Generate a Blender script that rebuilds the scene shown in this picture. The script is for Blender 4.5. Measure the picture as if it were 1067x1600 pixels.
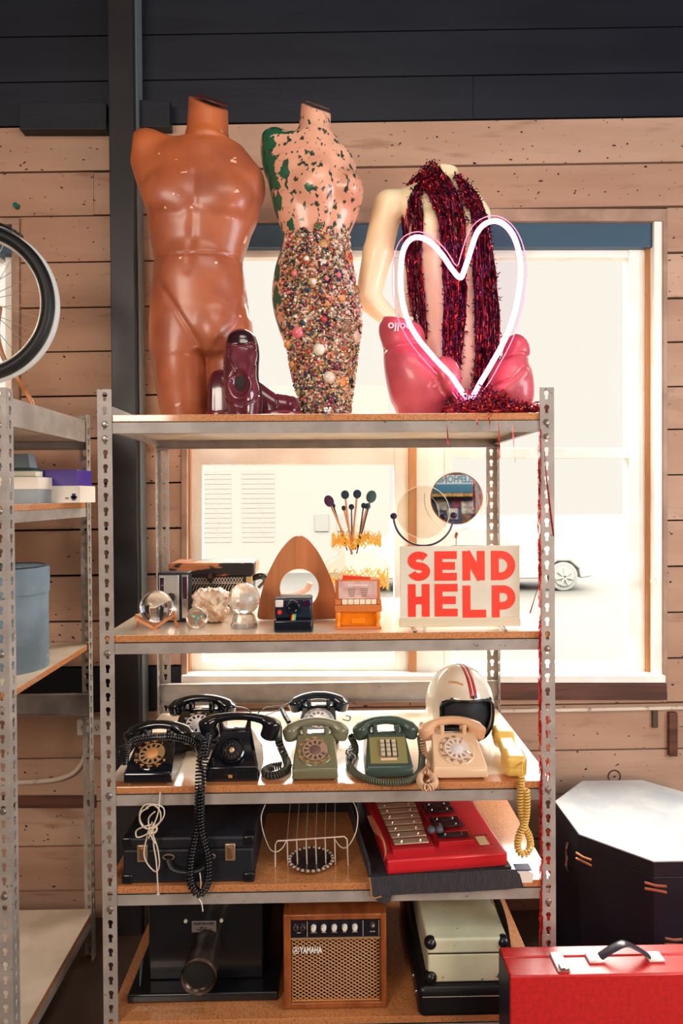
import bpy, bmesh, math, random
import numpy as np
from mathutils import Vector, Matrix
random.seed(7); rng = np.random.default_rng(7)
PI = math.pi
sc = bpy.context.scene
COL = sc.collection
for o in list(bpy.data.objects): bpy.data.objects.remove(o)

# ---------------------------------------------------------------- camera
FPX = 1028.0
CAMZ = 1.53
yaw, pitch, roll = math.radians(0.98), math.radians(0.60), math.radians(0.40)
SHY = -0.0095
d = Vector((math.sin(yaw)*math.cos(pitch), math.cos(yaw)*math.cos(pitch), -math.sin(pitch)))
r0 = Vector((math.cos(yaw), -math.sin(yaw), 0)); u0 = r0.cross(d)
rr = r0*math.cos(roll) - u0*math.sin(roll)
uu = u0*math.cos(roll) + r0*math.sin(roll)
cam = bpy.data.objects.new('camera', bpy.data.cameras.new('camera')); COL.objects.link(cam)
cam.matrix_world = Matrix(((rr.x, uu.x, -d.x, 0), (rr.y, uu.y, -d.y, 0), (rr.z, uu.z, -d.z, CAMZ), (0, 0, 0, 1)))
cam.data.sensor_fit = 'VERTICAL'; cam.data.sensor_height = 36.0
cam.data.lens = FPX/1600*36.0; cam.data.shift_y = SHY; cam.data.clip_start = 0.02; cam.data.clip_end = 200
sc.camera = cam

def ray(px, py):
    return d*FPX + rr*(px-533.5) - uu*(py-800-SHY*1600)
def P(px, py, Y):
    "point of the photograph on the plane y = Y"
    v = ray(px, py); t = Y/v.y
    return Vector((v.x*t, Y, CAMZ+v.z*t))
def PG(px, py, Z):
    "point of the photograph on the horizontal plane z = Z"
    v = ray(px, py); t = (Z-CAMZ)/v.z
    return Vector((v.x*t, v.y*t, Z))
def S(Y): return Y/FPX

# ---------------------------------------------------------------- light
sc.view_settings.view_transform = 'Standard'; sc.view_settings.look = 'None'
sc.view_settings.gamma = 1.0; sc.view_settings.use_curve_mapping = False
sc.view_settings.exposure = 0.0
SKY_LOW, SKY_HIGH = 1.08, 21.0
w = bpy.data.worlds.new('sky'); sc.world = w; w.use_nodes = True
nt = w.node_tree; nt.nodes.clear()
tc = nt.nodes.new('ShaderNodeTexCoord'); sp = nt.nodes.new('ShaderNodeSeparateXYZ')
nt.links.new(tc.outputs['Generated'], sp.inputs[0])
mr = nt.nodes.new('ShaderNodeMapRange'); mr.interpolation_type = 'SMOOTHSTEP'
mr.inputs['From Min'].default_value = 0.345; mr.inputs['From Max'].default_value = 0.43
mr.inputs['To Min'].default_value = SKY_LOW; mr.inputs['To Max'].default_value = SKY_HIGH
nt.links.new(sp.outputs['Z'], mr.inputs['Value'])
bg = nt.nodes.new('ShaderNodeBackground'); bg.inputs['Color'].default_value = (0.90, 0.845, 0.75, 1)
nt.links.new(mr.outputs[0], bg.inputs['Strength'])
ow = nt.nodes.new('ShaderNodeOutputWorld'); nt.links.new(bg.outputs[0], ow.inputs[0])

def area(name, loc, target, sx, sy, power, col):
    l = bpy.data.lights.new(name, 'AREA'); l.shape = 'RECTANGLE'; l.size = sx; l.size_y = sy
    l.energy = power; l.color = col
    o = bpy.data.objects.new(name, l); COL.objects.link(o); o.location = loc
    o.rotation_euler = (Vector(target)-Vector(loc)).to_track_quat('-Z', 'Y').to_euler()
    return o
area('shop_ceiling_light', (0.2, 0.3, 3.5), (0.0, 2.3, 1.3), 1.4, 0.7, 20, (1.0, 0.90, 0.82))
area('left_fill_light', (-2.0, -1.8, 2.7), (0.2, 2.2, 0.9), 1.5, 1.2, 92, (1.0, 0.86, 0.74))  # unseen fill added from the left to brighten the shelf interiors
area('warm_right_fill_light', (1.9, -1.4, 1.0), (0.6, 2.4, 0.8), 0.8, 0.6, 38, (1.0, 0.70, 0.50))  # unseen warm fill added to redden the lower right planks
area('booth_fill_light', (1.6, -1.6, 3.1), (0.9, -3.2, 1.6), 0.5, 0.5, 40, (1.0, 0.9, 0.8))  # unseen fill added so the booth shows brighter in the mirror
area('right_window_daylight', (2.7, 0.6, 1.9), (-0.8, 2.1, 1.3), 1.6, 1.4, 88, (0.86, 0.94, 1.0))

# ---------------------------------------------------------------- materials
def lin(c):
    c = c/255.0
    return c/12.92 if c <= 0.04045 else ((c+0.055)/1.055)**2.4
def rgb(c): return (lin(c[0]), lin(c[1]), lin(c[2]), 1)
MATS = {}
def mat(name, col, rough=0.5, metal=0.0, col2=None, nscale=20.0, mix=(0.4, 0.6), bump=0.0, bscale=60.0,
        coat=0.0, crough=0.1, stretch=(1, 1, 1), trans=0.0, ior=1.45, emit=None, estr=0.0, spec=0.5, alpha=1.0, sss=0.0, detail=4.0):
    if name in MATS: return MATS[name]
    m = bpy.data.materials.new(name); m.use_nodes = True; MATS[name] = m
    n = m.node_tree.nodes; l = m.node_tree.links
    b = n['Principled BSDF']
    b.inputs['Base Color'].default_value = rgb(col); b.inputs['Roughness'].default_value = rough
    b.inputs['Metallic'].default_value = metal; b.inputs['IOR'].default_value = ior
    b.inputs['Specular IOR Level'].default_value = spec
    b.inputs['Coat Weight'].default_value = coat; b.inputs['Coat Roughness'].default_value = crough
    b.inputs['Transmission Weight'].default_value = trans; b.inputs['Alpha'].default_value = alpha
    if sss: b.inputs['Subsurface Weight'].default_value = sss; b.inputs['Subsurface Scale'].default_value = 0.02
    if emit: b.inputs['Emission Color'].default_value = rgb(emit); b.inputs['Emission Strength'].default_value = estr
    if col2 or bump:
        t = n.new('ShaderNodeTexCoord'); mp = n.new('ShaderNodeMapping'); mp.inputs['Scale'].default_value = stretch
        l.new(t.outputs['Object'], mp.inputs[0])
    if col2:
        ns = n.new('ShaderNodeTexNoise'); ns.inputs['Scale'].default_value = nscale; ns.inputs['Detail'].default_value = detail
        l.new(mp.outputs[0], ns.inputs['Vector'])
        cr = n.new('ShaderNodeValToRGB'); cr.color_ramp.elements[0].position = mix[0]; cr.color_ramp.elements[1].position = mix[1]
        cr.color_ramp.elements[0].color = rgb(col); cr.color_ramp.elements[1].color = rgb(col2)
        l.new(ns.outputs['Fac'], cr.inputs[0]); l.new(cr.outputs[0], b.inputs['Base Color'])
    if bump:
        nb = n.new('ShaderNodeTexNoise'); nb.inputs['Scale'].default_value = bscale; nb.inputs['Detail'].default_value = 4
        l.new(mp.outputs[0], nb.inputs['Vector'])
        bp = n.new('ShaderNodeBump'); bp.inputs['Strength'].default_value = bump; bp.inputs['Distance'].default_value = 0.002
        l.new(nb.outputs['Fac'], bp.inputs['Height']); l.new(bp.outputs[0], b.inputs['Normal'])
    return m
def speckle(m, col, scale, lo, hi, stretch=(1, 1, 1), detail=2.0):
    "layer spots of another colour over whatever feeds Base Color"
    n = m.node_tree.nodes; l = m.node_tree.links; b = n['Principled BSDF']
    mx = n.new('ShaderNodeMix'); mx.data_type = 'RGBA'
    inp = b.inputs['Base Color']
    if inp.links: l.new(inp.links[0].from_socket, mx.inputs[6])
    else: mx.inputs[6].default_value = inp.default_value
    mx.inputs[7].default_value = rgb(col)
    t = n.new('ShaderNodeTexCoord'); mp = n.new('ShaderNodeMapping'); mp.inputs['Scale'].default_value = stretch
    l.new(t.outputs['Object'], mp.inputs[0])
    ns = n.new('ShaderNodeTexNoise'); ns.inputs['Scale'].default_value = scale; ns.inputs['Detail'].default_value = detail
    l.new(mp.outputs[0], ns.inputs['Vector'])
    cr = n.new('ShaderNodeMapRange'); cr.inputs['From Min'].default_value = lo; cr.inputs['From Max'].default_value = hi
    l.new(ns.outputs['Fac'], cr.inputs['Value']); l.new(cr.outputs[0], mx.inputs[0])
    l.new(mx.outputs[2], b.inputs['Base Color'])
    return m
def glassy(name, col=(255, 255, 255), refl=0.12):
    "thin window glass: clear with a fresnel reflection"
    m = bpy.data.materials.new(name); m.use_nodes = True; n = m.node_tree.nodes; l = m.node_tree.links; n.clear()
    t = n.new('ShaderNodeBsdfTransparent'); t.inputs[0].default_value = rgb(col)
    g = n.new('ShaderNodeBsdfGlossy'); g.inputs['Roughness'].default_value = 0.02
    lw = n.new('ShaderNodeLayerWeight'); pw = n.new('ShaderNodeMath'); pw.operation = 'POWER'; l.new(lw.outputs['Facing'], pw.inputs[0]); pw.inputs[1].default_value = 5.0; fr = n.new('ShaderNodeMath'); fr.operation = 'MULTIPLY_ADD'; l.new(pw.outputs[0], fr.inputs[0]); fr.inputs[1].default_value = 0.35; fr.inputs[2].default_value = 0.001
    mx = n.new('ShaderNodeMixShader'); o = n.new('ShaderNodeOutputMaterial')
    l.new(fr.outputs[0], mx.inputs[0]); l.new(t.outputs[0], mx.inputs[1]); l.new(g.outputs[0], mx.inputs[2]); l.new(mx.outputs[0], o.inputs[0])
    return m

# ---------------------------------------------------------------- mesh helpers
def tag(o, label=None, cat=None, group=None, kind=None):
    if label: o['label'] = label
    if cat: o['category'] = cat
    if group: o['group'] = group
    if kind: o['kind'] = kind
    return o
def thing(name, label, cat, loc=(0, 0, 0), rot=(0, 0, 0), group=None):
    o = bpy.data.objects.new(name, None); COL.objects.link(o); o.empty_display_size = 0.05
    o.location = loc; o.rotation_euler = rot if hasattr(rot, '__len__') else (0, 0, rot)
    return tag(o, label, cat, group)
def obj(name, bm, m, parent=None, loc=None, rot=None, smooth=35, bevel=0.0, bseg=2, solid=0.0, kind=None):
    me = bpy.data.meshes.new(name)
    if isinstance(bm, tuple):
        me.from_pydata([tuple(v) for v in bm[0]], [], [tuple(f) for f in bm[1]]); me.update()
    else:
        bmesh.ops.recalc_face_normals(bm, faces=bm.faces[:]) if getattr(bm, 'faces', None) and smooth != -1 else None
        bm.to_mesh(me); bm.free()
    ms = m if isinstance(m, (list, tuple)) else [m]
    for x in ms: me.materials.append(x)
    if smooth and smooth > 0:
        for p in me.polygons: p.use_smooth = True
        if smooth < 180: me.set_sharp_from_angle(angle=math.radians(smooth))
    o = bpy.data.objects.new(name, me); COL.objects.link(o)
    if parent is not None: o.parent = parent
    if loc is not None: o.location = loc
    if rot is not None: o.rotation_euler = rot
    if solid:
        s = o.modifiers.new('solid', 'SOLIDIFY'); s.thickness = solid; s.offset = 0
    if bevel:
        bv = o.modifiers.new('bevel', 'BEVEL'); bv.width = bevel; bv.segments = bseg; bv.limit_method = 'ANGLE'; bv.angle_limit = math.radians(40)
        bv.harden_normals = False
    if kind: o['kind'] = kind
    return o
def new(): return bmesh.new()
def box(bm, x0, x1, y0, y1, z0, z1, M=None, mi=0):
    vs = [bm.verts.new((x, y, z)) for x in (x0, x1) for y in (y0, y1) for z in (z0, z1)]
    if M is not None:
        for v in vs: v.co = M @ v.co
    for f in ((0, 1, 3, 2), (4, 6, 7, 5), (0, 4, 5, 1), (2, 3, 7, 6), (0, 2, 6, 4), (1, 5, 7, 3)):
        ff = bm.faces.new([vs[i] for i in f]); ff.material_index = mi
    return bm
def cbox(x0, x1, y0, y1, z0, z1, M=None): return box(new(), x0, x1, y0, y1, z0, z1, M)
def hexa(bm, q, mi=0):
    "q: 8 points, bottom 4 (ccw) then top 4"
    vs = [bm.verts.new(p) for p in q]
    for f in ((3, 2, 1, 0), (4, 5, 6, 7), (0, 1, 5, 4), (1, 2, 6, 5), (2, 3, 7, 6), (3, 0, 4, 7)):
        ff = bm.faces.new([vs[i] for i in f]); ff.material_index = mi
    return bm
def frames(pts, closed=False):
    pts = [Vector(p) for p in pts]; n = len(pts); T = []
    for i in range(n):
        a = pts[(i-1) % n] if (closed or i > 0) else pts[i]; b = pts[(i+1) % n] if (closed or i < n-1) else pts[i]
        t = (b-a); T.append(t.normalized() if t.length > 1e-9 else Vector((0, 0, 1)))
    up = Vector((0, 0, 1)) if abs(T[0].z) < 0.9 else Vector((1, 0, 0))
    N = [(up - T[0]*up.dot(T[0])).normalized()]
    for i in range(1, n):
        v = N[-1] - T[i]*N[-1].dot(T[i])
        N.append(v.normalized() if v.length > 1e-6 else N[-1])
    return pts, T, N
def tube(bm, pts, r, seg=8, closed=False, cap=True, ry=None, mi=0):
    pts, T, N = frames(pts, closed); rings = []
    for i, p in enumerate(pts):
        ri = r[i] if hasattr(r, '__len__') else r
        rj = (ry[i] if hasattr(ry, '__len__') else ry) if ry is not None else ri
        B = T[i].cross(N[i])
        rings.append([bm.verts.new(p + N[i]*ri*math.cos(2*PI*k/seg) + B*rj*math.sin(2*PI*k/seg)) for k in range(seg)])
    m = len(pts)
    for i in range(m if closed else m-1):
        a, b = rings[i], rings[(i+1) % m]
        for k in range(seg):
            f = bm.faces.new((a[k], a[(k+1) % seg], b[(k+1) % seg], b[k])); f.material_index = mi
    if cap and not closed:
        bm.faces.new(rings[0][::-1]).material_index = mi; bm.faces.new(rings[-1]).material_index = mi
    return bm
def lathe(bm, prof, seg=24, M=None, cap=True, mi=0):
    "prof: (r, z) list, around local z"
    rings = []
    for r, z in prof:
        r = max(r, 1e-5)
        rg = [Vector((r*math.cos(2*PI*k/seg), r*math.sin(2*PI*k/seg), z)) for k in range(seg)]
        if M is not None: rg = [M @ v for v in rg]
        rings.append([bm.verts.new(v) for v in rg])
    for a, b in zip(rings, rings[1:]):
        for k in range(seg):
            f = bm.faces.new((a[k], a[(k+1) % seg], b[(k+1) % seg], b[k])); f.material_index = mi
    if cap:
        bm.faces.new(rings[0][::-1]).material_index = mi; bm.faces.new(rings[-1]).material_index = mi
    return bm
def T3(x, y, z): return Matrix.Translation((x, y, z))
def RX(a): return Matrix.Rotation(a, 4, 'X')
def RY(a): return Matrix.Rotation(a, 4, 'Y')
def RZ(a): return Matrix.Rotation(a, 4, 'Z')
def prism(bm, pts, y0, y1, M=None, mi=0):
    "polygon in x,z extruded from y0 to y1"
    a = [Vector((x, y0, z)) for x, z in pts]; b = [Vector((x, y1, z)) for x, z in pts]
    if M is not None: a = [M @ v for v in a]; b = [M @ v for v in b]
    A = [bm.verts.new(v) for v in a]; B = [bm.verts.new(v) for v in b]; n = len(A)
    fs = [bm.faces.new(A), bm.faces.new(B[::-1])]
    for i in range(n): fs.append(bm.faces.new((A[i], B[i], B[(i+1) % n], A[(i+1) % n])))
    for f in fs: f.material_index = mi
    return bm
def cat(pts, n=8, closed=False):
    "catmull-rom through points"
    P_ = [Vector(p) for p in pts]; out = []; m = len(P_)
    rg = range(m if closed else m-1)
    for i in rg:
        if closed: a, b, c, e = P_[(i-1) % m], P_[i], P_[(i+1) % m], P_[(i+2) % m]
        else: a, b, c, e = P_[max(i-1, 0)], P_[i], P_[i+1], P_[min(i+2, m-1)]
        for k in range(n):
            t = k/n
            out.append(0.5*((2*b)+(c-a)*t+(2*a-5*b+4*c-e)*t*t+(3*b-a-3*c+e)*t**3))
    if not closed: out.append(P_[-1])
    return out
def resample(pts, step):
    pts = [Vector(p) for p in pts]; out = [pts[0].copy()]; acc = 0.0
    for a, b in zip(pts, pts[1:]):
        L = (b-a).length
        if L < 1e-9: continue
        t = step-acc
        while t <= L: out.append(a+(b-a)*(t/L)); t += step
        acc = L-(t-step)
    return out
def coil(bm, path, R, r, pitch, spt=9, seg=5, mi=0):
    "a coiled phone cord along a path"
    pts = resample(cat(path, 10), pitch/spt); pts, T, N = frames(pts); out = []
    for i, p in enumerate(pts):
        a = 2*PI*i/spt; B = T[i].cross(N[i]); out.append(p+N[i]*R*math.cos(a)+B*R*math.sin(a))
    return tube(bm, out, r, seg, mi=mi)
def star_cell(bm, cx, cz, w0, w1, h0, h1, rf, base=16, extra=(), M=None, y=0.0, mi=0):
    "rectangle (x from cx-w0 to cx+w1, z from cz-h0 to cz+h1) with a star-shaped hole rf(angle)"
    cor = [math.atan2(z, x) % (2*PI) for x, z in ((w1, h1), (-w0, h1), (-w0, -h0), (w1, -h0))]
    A = sorted(set([round(2*PI*k/base, 5) for k in range(base)]+[round(c, 5) for c in cor]+[round(e % (2*PI), 5) for e in extra]))
    I = []; O = []
    for a in A:
        c, s = math.cos(a), math.sin(a); t = 1e9
        if c > 1e-7: t = min(t, w1/c)
        if c < -1e-7: t = min(t, w0/-c)
        if s > 1e-7: t = min(t, h1/s)
        if s < -1e-7: t = min(t, h0/-s)
        ri = rf(a)
        p, q = Vector((cx+ri*c, y, cz+ri*s)), Vector((cx+t*c, y, cz+t*s))
        if M is not None: p = M @ p; q = M @ q
        I.append(bm.verts.new(p)); O.append(bm.verts.new(q))
    n = len(A)
    for i in range(n): bm.faces.new((I[i], O[i], O[(i+1) % n], I[(i+1) % n])).material_index = mi
    return bm
def sphere(bm, c, r, seg=12, rings=8, sx=1, sy=1, sz=1, M=None, mi=0):
    prof = [(r*math.sin(PI*k/rings), -r*math.cos(PI*k/rings)) for k in range(rings+1)]
    MM = T3(*c) @ (M if M is not None else Matrix.Identity(4)) @ Matrix.Diagonal((sx, sy, sz, 1))
    return lathe(bm, prof, seg, MM, cap=False, mi=mi)
def disc(bm, c, r, th, nrm=(0, -1, 0), seg=20, mi=0, r2=None):
    q = Vector(nrm).to_track_quat('Z', 'Y').to_matrix().to_4x4()
    return lathe(bm, [(r, 0), (r if r2 is None else r2, th)], seg, T3(*c) @ q, mi=mi)
def text(name, s, size, m, parent=None, loc=(0, 0, 0), rot=(PI/2, 0, 0), bold=0.0, ext=0.0004, align='CENTER', sx=1.0):
    cu = bpy.data.curves.new(name, 'FONT'); cu.body = s; cu.size = size; cu.align_x = align; cu.align_y = 'CENTER'
    cu.offset = bold*size; cu.extrude = ext; cu.resolution_u = 3; cu.space_line = 0.9
    t = bpy.data.objects.new(name, cu); COL.objects.link(t)
    bpy.context.view_layer.update()
    me = bpy.data.meshes.new_from_object(t); bpy.data.objects.remove(t); bpy.data.curves.remove(cu)
    me.name = name; me.materials.clear(); me.materials.append(m)
    o = bpy.data.objects.new(name, me); COL.objects.link(o)
    if parent is not None: o.parent = parent
    o.location = loc; o.rotation_euler = rot; o.scale = (sx, 1, 1)
    return o

# ---------------------------------------------------------------- implicit surfaces
def surf(f, lo, hi, h, proj=2):
    "surface nets of f(P)<0 ; f takes (N,3)"
    lo = np.array(lo, float); hi = np.array(hi, float); n = np.maximum(4, np.ceil((hi-lo)/h).astype(int)+1)
    ax = [lo[i]+h*np.arange(n[i]) for i in range(3)]
    G = np.stack(np.meshgrid(*ax, indexing='ij'), -1).reshape(-1, 3)
    V = f(G).reshape(n)
    s = V < 0; c = n-1
    cnt = np.zeros(c, int); acc = np.zeros((*c, 3)); num = np.zeros(c)
    offs = [(i, j, k) for i in (0, 1) for j in (0, 1) for k in (0, 1)]
    sl = lambda o: tuple(slice(o[i], o[i]+c[i]) for i in range(3))
    for o in offs: cnt += s[sl(o)]
    for a in offs:
        for axn in range(3):
            if a[axn]: continue
            b = list(a); b[axn] = 1; b = tuple(b)
            va, vb = V[sl(a)], V[sl(b)]; cr = (va < 0) != (vb < 0)
            t = np.where(cr, va/np.where(cr, va-vb, 1), 0)
            for q in range(3):
                acc[..., q] += np.where(cr, a[q]+(t if q == axn else 0), 0)
            num += cr
    act = (cnt > 0) & (cnt < 8); idx = -np.ones(c, int); idx[act] = np.arange(act.sum())
    cell = np.argwhere(act); v = lo+h*(cell+acc[act]/num[act][:, None])
    Fc = []
    for axn in range(3):
        b, e = [(1, 2), (2, 0), (0, 1)][axn]
        s0 = [slice(None)]*3; s1 = [slice(None)]*3; s0[axn] = slice(0, -1); s1[axn] = slice(1, None)
        cr = s[tuple(s0)] != s[tuple(s1)]; ii = np.argwhere(cr)
        ok = (ii[:, b] > 0) & (ii[:, e] > 0) & (ii[:, b] < c[b]) & (ii[:, e] < c[e]); ii = ii[ok]
        neg = s[tuple(s0)][cr][ok]
        def at(db, de):
            j = ii.copy(); j[:, b] -= db; j[:, e] -= de; return idx[j[:, 0], j[:, 1], j[:, 2]]
        q = np.stack([at(1, 1), at(0, 1), at(0, 0), at(1, 0)], 1)
        q[~neg] = q[~neg][:, ::-1]; Fc.append(q)
    F_ = np.concatenate(Fc)
    F_ = F_[(F_ >= 0).all(1)]
    for _ in range(proj):
        e = h*0.25; g = np.stack([(f(v+np.eye(3)[q]*e)-f(v-np.eye(3)[q]*e))/(2*e) for q in range(3)], 1)
        st = f(v)[:, None]*g/np.maximum((g*g).sum(1), 1e-6)[:, None]
        L = np.linalg.norm(st, axis=1, keepdims=True); v = v-st*np.minimum(1, 0.7*h/np.maximum(L, 1e-9))
    return v, F_
def smin(a, b, k):
    h = np.clip(0.5+0.5*(b-a)/k, 0, 1); return b*(1-h)+a*h-k*h*(1-h)
def smax(a, b, k): return -smin(-a, -b, k)
def s_ell(p, c, r):
    q = (p-np.array(c))/np.array(r); k = np.sqrt((q*q).sum(1)); k2 = np.sqrt(((q/np.array(r))**2).sum(1))
    return k*(k-1)/np.maximum(k2, 1e-9)
def s_cap(p, a, b, ra, rb):
    a = np.array(a, float); b = np.array(b, float); ba = b-a
    t = np.clip(((p-a)@ba)/max(ba@ba, 1e-12), 0, 1); return np.linalg.norm(p-a-t[:, None]*ba, axis=1)-(ra+(rb-ra)*t)
def s_box(p, c, h, r):
    q = np.abs(p-np.array(c))-(np.array(h)-r); return np.linalg.norm(np.maximum(q, 0), axis=1)+np.minimum(q.max(1), 0)-r
def s_plane(p, c, n):
    n = np.array(n, float); n /= np.linalg.norm(n); return (p-np.array(c))@n
def s_prof(p, tab, ax=1, ex=2.2):
    "tab rows: v, left, right, half depth, depth centre (p = u, v, w)"
    T_ = np.array(tab, float); v = p[:, ax]
    def sm(col):
        x = T_[:, 0]; y = T_[:, col]
        m = np.gradient(y, x); i = np.clip(np.searchsorted(x, v)-1, 0, len(x)-2); hh = x[i+1]-x[i]
        t = np.clip((v-x[i])/hh, 0, 1)
        return (2*t**3-3*t**2+1)*y[i]+(t**3-2*t**2+t)*hh*m[i]+(-2*t**3+3*t**2)*y[i+1]+(t**3-t**2)*hh*m[i+1]
    L, R, b, wc = sm(1), sm(2), sm(3), sm(4)
    a = np.maximum((R-L)/2, 1); c = (R+L)/2
    r = (np.abs((p[:, 0]-c)/a)**ex+np.abs((p[:, 2]-wc)/b)**ex)**(1/ex)
    dd = (r-1)*np.minimum(a, b)
    return smax(dd, np.maximum(T_[0, 0]-v, v-T_[-1, 0]), 6.0)
def pxmap(v, u0, v0, Y):
    "model pixels (u right, v down, w away) to metres about the base point P(u0,v0,Y)"
    s = S(Y); o = np.empty_like(v); o[:, 0] = (v[:, 0]-u0)*s; o[:, 1] = v[:, 2]*s; o[:, 2] = (v0-v[:, 1])*s
    return o
# ---------------------------------------------------------------- setting
YW = 2.58; FLOOR = -0.12; CEIL = 3.62
def wood(name, c1, c2, specks):
    m = mat(name, c1, 0.62, col2=c2, nscale=3.2, mix=(0.32, 0.7), bump=0.5, bscale=26, stretch=(0.35, 1, 2.6), spec=0.3)
    speckle(m, specks, 5.5, 0.60, 0.75, stretch=(0.6, 1, 3.5), detail=6)
    speckle(m, (44, 26, 20), 60, 0.72, 0.75, stretch=(0.8, 1, 1.2), detail=1)
    return m
WA = wood('plank_paint_tan', (176, 140, 117), (193, 158, 135), (150, 112, 90))
WB = wood('plank_paint_buff', (182, 147, 122), (166, 129, 106), (140, 104, 84))
WC = wood('plank_paint_pink', (170, 130, 108), (186, 148, 124), (146, 104, 82))
DK = mat('dark_painted_planks', (27, 30, 40), 0.5, col2=(21, 24, 34), nscale=5, bump=0.25, bscale=30, stretch=(0.3, 1, 2))
GAP = mat('shadow_gap', (8, 6, 6), 0.9)
CREAMP = mat('window_cream_paint', (250, 246, 238), 0.4, col2=(242, 237, 226), nscale=9, bump=0.1)
CASE = mat('window_bare_wood', (206, 148, 98), 0.5, col2=(183, 124, 78), nscale=6, stretch=(2, 1, 0.3))
BROWN = mat('stained_sill_wood', (104, 62, 46), 0.55, col2=(74, 42, 32), nscale=7, stretch=(0.4, 1, 4), bump=0.3)
TAN = mat('casing_paint', (176, 142, 122), 0.6, col2=(150, 118, 100), nscale=8, bump=0.2)
HEAD = mat('window_head_shade_blue', (58, 84, 104), 0.5)  # dark blue paints the shade lying on the window head

def sl(x): return -0.0155*(x-533)
def plank(bm, xa, xb, ya, yb, mi, Y0=YW, th=0.022, g=0.9):
    g = random.choice((1.1, 1.4, 1.9))
    j = random.uniform(-0.002, 0.002); y0 = Y0+j
    a = [P(xa+0.3, yb+sl(xa)-g, y0), P(xb-0.3, yb+sl(xb)-g, y0), P(xb-0.3, ya+sl(xb)+g, y0), P(xa+0.3, ya+sl(xa)+g, y0)]
    q = [a[0], a[1], a[1].copy(), a[0].copy(), a[3], a[2], a[2].copy(), a[3].copy()]
    q = [Vector(v) for v in q]
    for i in (2, 3, 6, 7): q[i].y = Y0+th
    hexa(bm, q, mi)
rows = [-160, -90, -20, 50, 121, 190, 262, 331, 403, 474, 543, 612, 679, 750, 821, 893, 965, 1036, 1106, 1178, 1246, 1315, 1385, 1436]
bm = new(); XL, XR = -520, 1640
for ya, yb in zip(rows, rows[1:]):
    dark = yb <= 190
    segs = [(XL, XR)]
    if 331 <= ya < 612: segs = [(XL, -130), (30, 283), (1042, XR)]
    elif 612 <= ya < 1036: segs = [(XL, 283), (1042, XR)]
    elif ya == 1036: segs = [(XL, 283), (283, 1042), (1042, XR)]
    for a, b in segs:
        cuts = [a]+sorted(random.uniform(a, b) for _ in range(1 if b-a > 900 else 0))+[b]
        if ya == 1315: cuts = [XL, 470, XR]
        for c, e in zip(cuts, cuts[1:]):
            mi = 3 if dark else random.choice((0, 1, 2))
            y1 = ya
            if ya == 1036 and e <= 284: mi = 3
            if ya == 1036 and (c, e) == (283, 1042): y1 = 1096
            plank(bm, c, e, y1, yb, mi)
wall = obj('wall_front', bm, [WA, WB, WC, DK], smooth=0, kind='structure')
# sheathing behind the planks with the window openings left free
def pb(x, y, Y): return P(x, y, Y)
def sheath(bm, x0, x1, y0, y1, Ya, Yb):
    "box whose front outline is given in pixels of plane Ya"
    q = [P(x0, y1, Ya), P(x1, y1, Ya), P(x1, y1, Ya), P(x0, y1, Ya), P(x0, y0, Ya), P(x1, y0, Ya), P(x1, y0, Ya), P(x0, y0, Ya)]
    q = [Vector(v) for v in q]
    for i in (2, 3, 6, 7): q[i].y = Yb
    return hexa(bm, q)
bm = new(); Yb0, Yb1 = YW+0.024, YW+0.14
for x0, x1, y0, y1 in ((XL, XR, -175, 333), (XL, -130, 333, 1440), (-130, 28, 640, 1440), (28, 285, 333, 1440), (285, 1041, 1080, 1440), (1041, XR, 333, 1440)):
    sheath(bm, x0, x1, y0, y1, Yb0, Yb1)
obj('wall_front_sheathing', bm, GAP, smooth=0, kind='structure')
XLm, XRm = P(XL, 774, YW).x, P(XR, 774, YW).x
bm = cbox(XLm, XRm, -3.6, YW+0.14, FLOOR-0.05, FLOOR)
obj('floor', bm, mat('concrete_floor', (92, 72, 60), 0.6, col2=(70, 54, 46), nscale=3, bump=0.2), smooth=0, kind='structure')
obj('ceiling', cbox(XLm, XRm, -3.6, YW+0.14, CEIL, CEIL+0.05), mat('ceiling_paint', (60, 58, 60), 0.8), smooth=0, kind='structure')
SW = mat('side_wall_paint', (120, 104, 92), 0.8, col2=(104, 88, 78), nscale=3)
obj('wall_left', cbox(XLm-0.08, XLm, -3.6, YW+0.14, FLOOR-0.05, CEIL+0.05), SW, smooth=0, kind='structure')
obj('wall_right', cbox(XRm, XRm+0.08, -3.6, YW+0.14, FLOOR-0.05, CEIL+0.05), SW, smooth=0, kind='structure')
obj('wall_back', cbox(XLm-0.08, XRm+0.08, -3.68, -3.6, FLOOR-0.05, CEIL+0.05), SW, smooth=0, kind='structure')

# windows
def win_part(name, rects, Ya, Yb, m, parent=None, bevel=0.002, kind=None):
    bm = new()
    for i_, r in enumerate(rects): sheath(bm, *r, Ya-0.0007*i_, Yb+0.0005*i_)
    return obj(name, bm, m, parent, smooth=0, bevel=bevel, kind=kind)
w1 = win_part('window_1', [(292, 316, 374, 1062), (286, 302, 374, 1066), (312, 640, 690, 726), (312, 640, 1034, 1062), (312, 640, 386, 402), (616, 640, 402, 1062),
                           (650, 694, 386, 1062), (694, 984, 386, 402), (694, 984, 700, 716), (694, 984, 1036, 1060), (694, 706, 402, 1036), (982, 1000, 386, 1060), (1000, 1012, 374, 1060)], YW+0.05, YW+0.09, CREAMP, kind='structure')
a = win_part('bare_wood_strip', [(286, 297, 374, 1066), (639, 651, 386, 1062), (1010, 1020, 374, 1062)], YW+0.03, YW+0.055, CASE, w1)
a = win_part('window_head', [(284, 1034, 345, 386)], YW+0.01, YW+0.11, HEAD, w1)
a = win_part('window_jamb', [(1022, 1042, 345, 1066)], YW-0.004, YW+0.11, CREAMP, w1)
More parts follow.
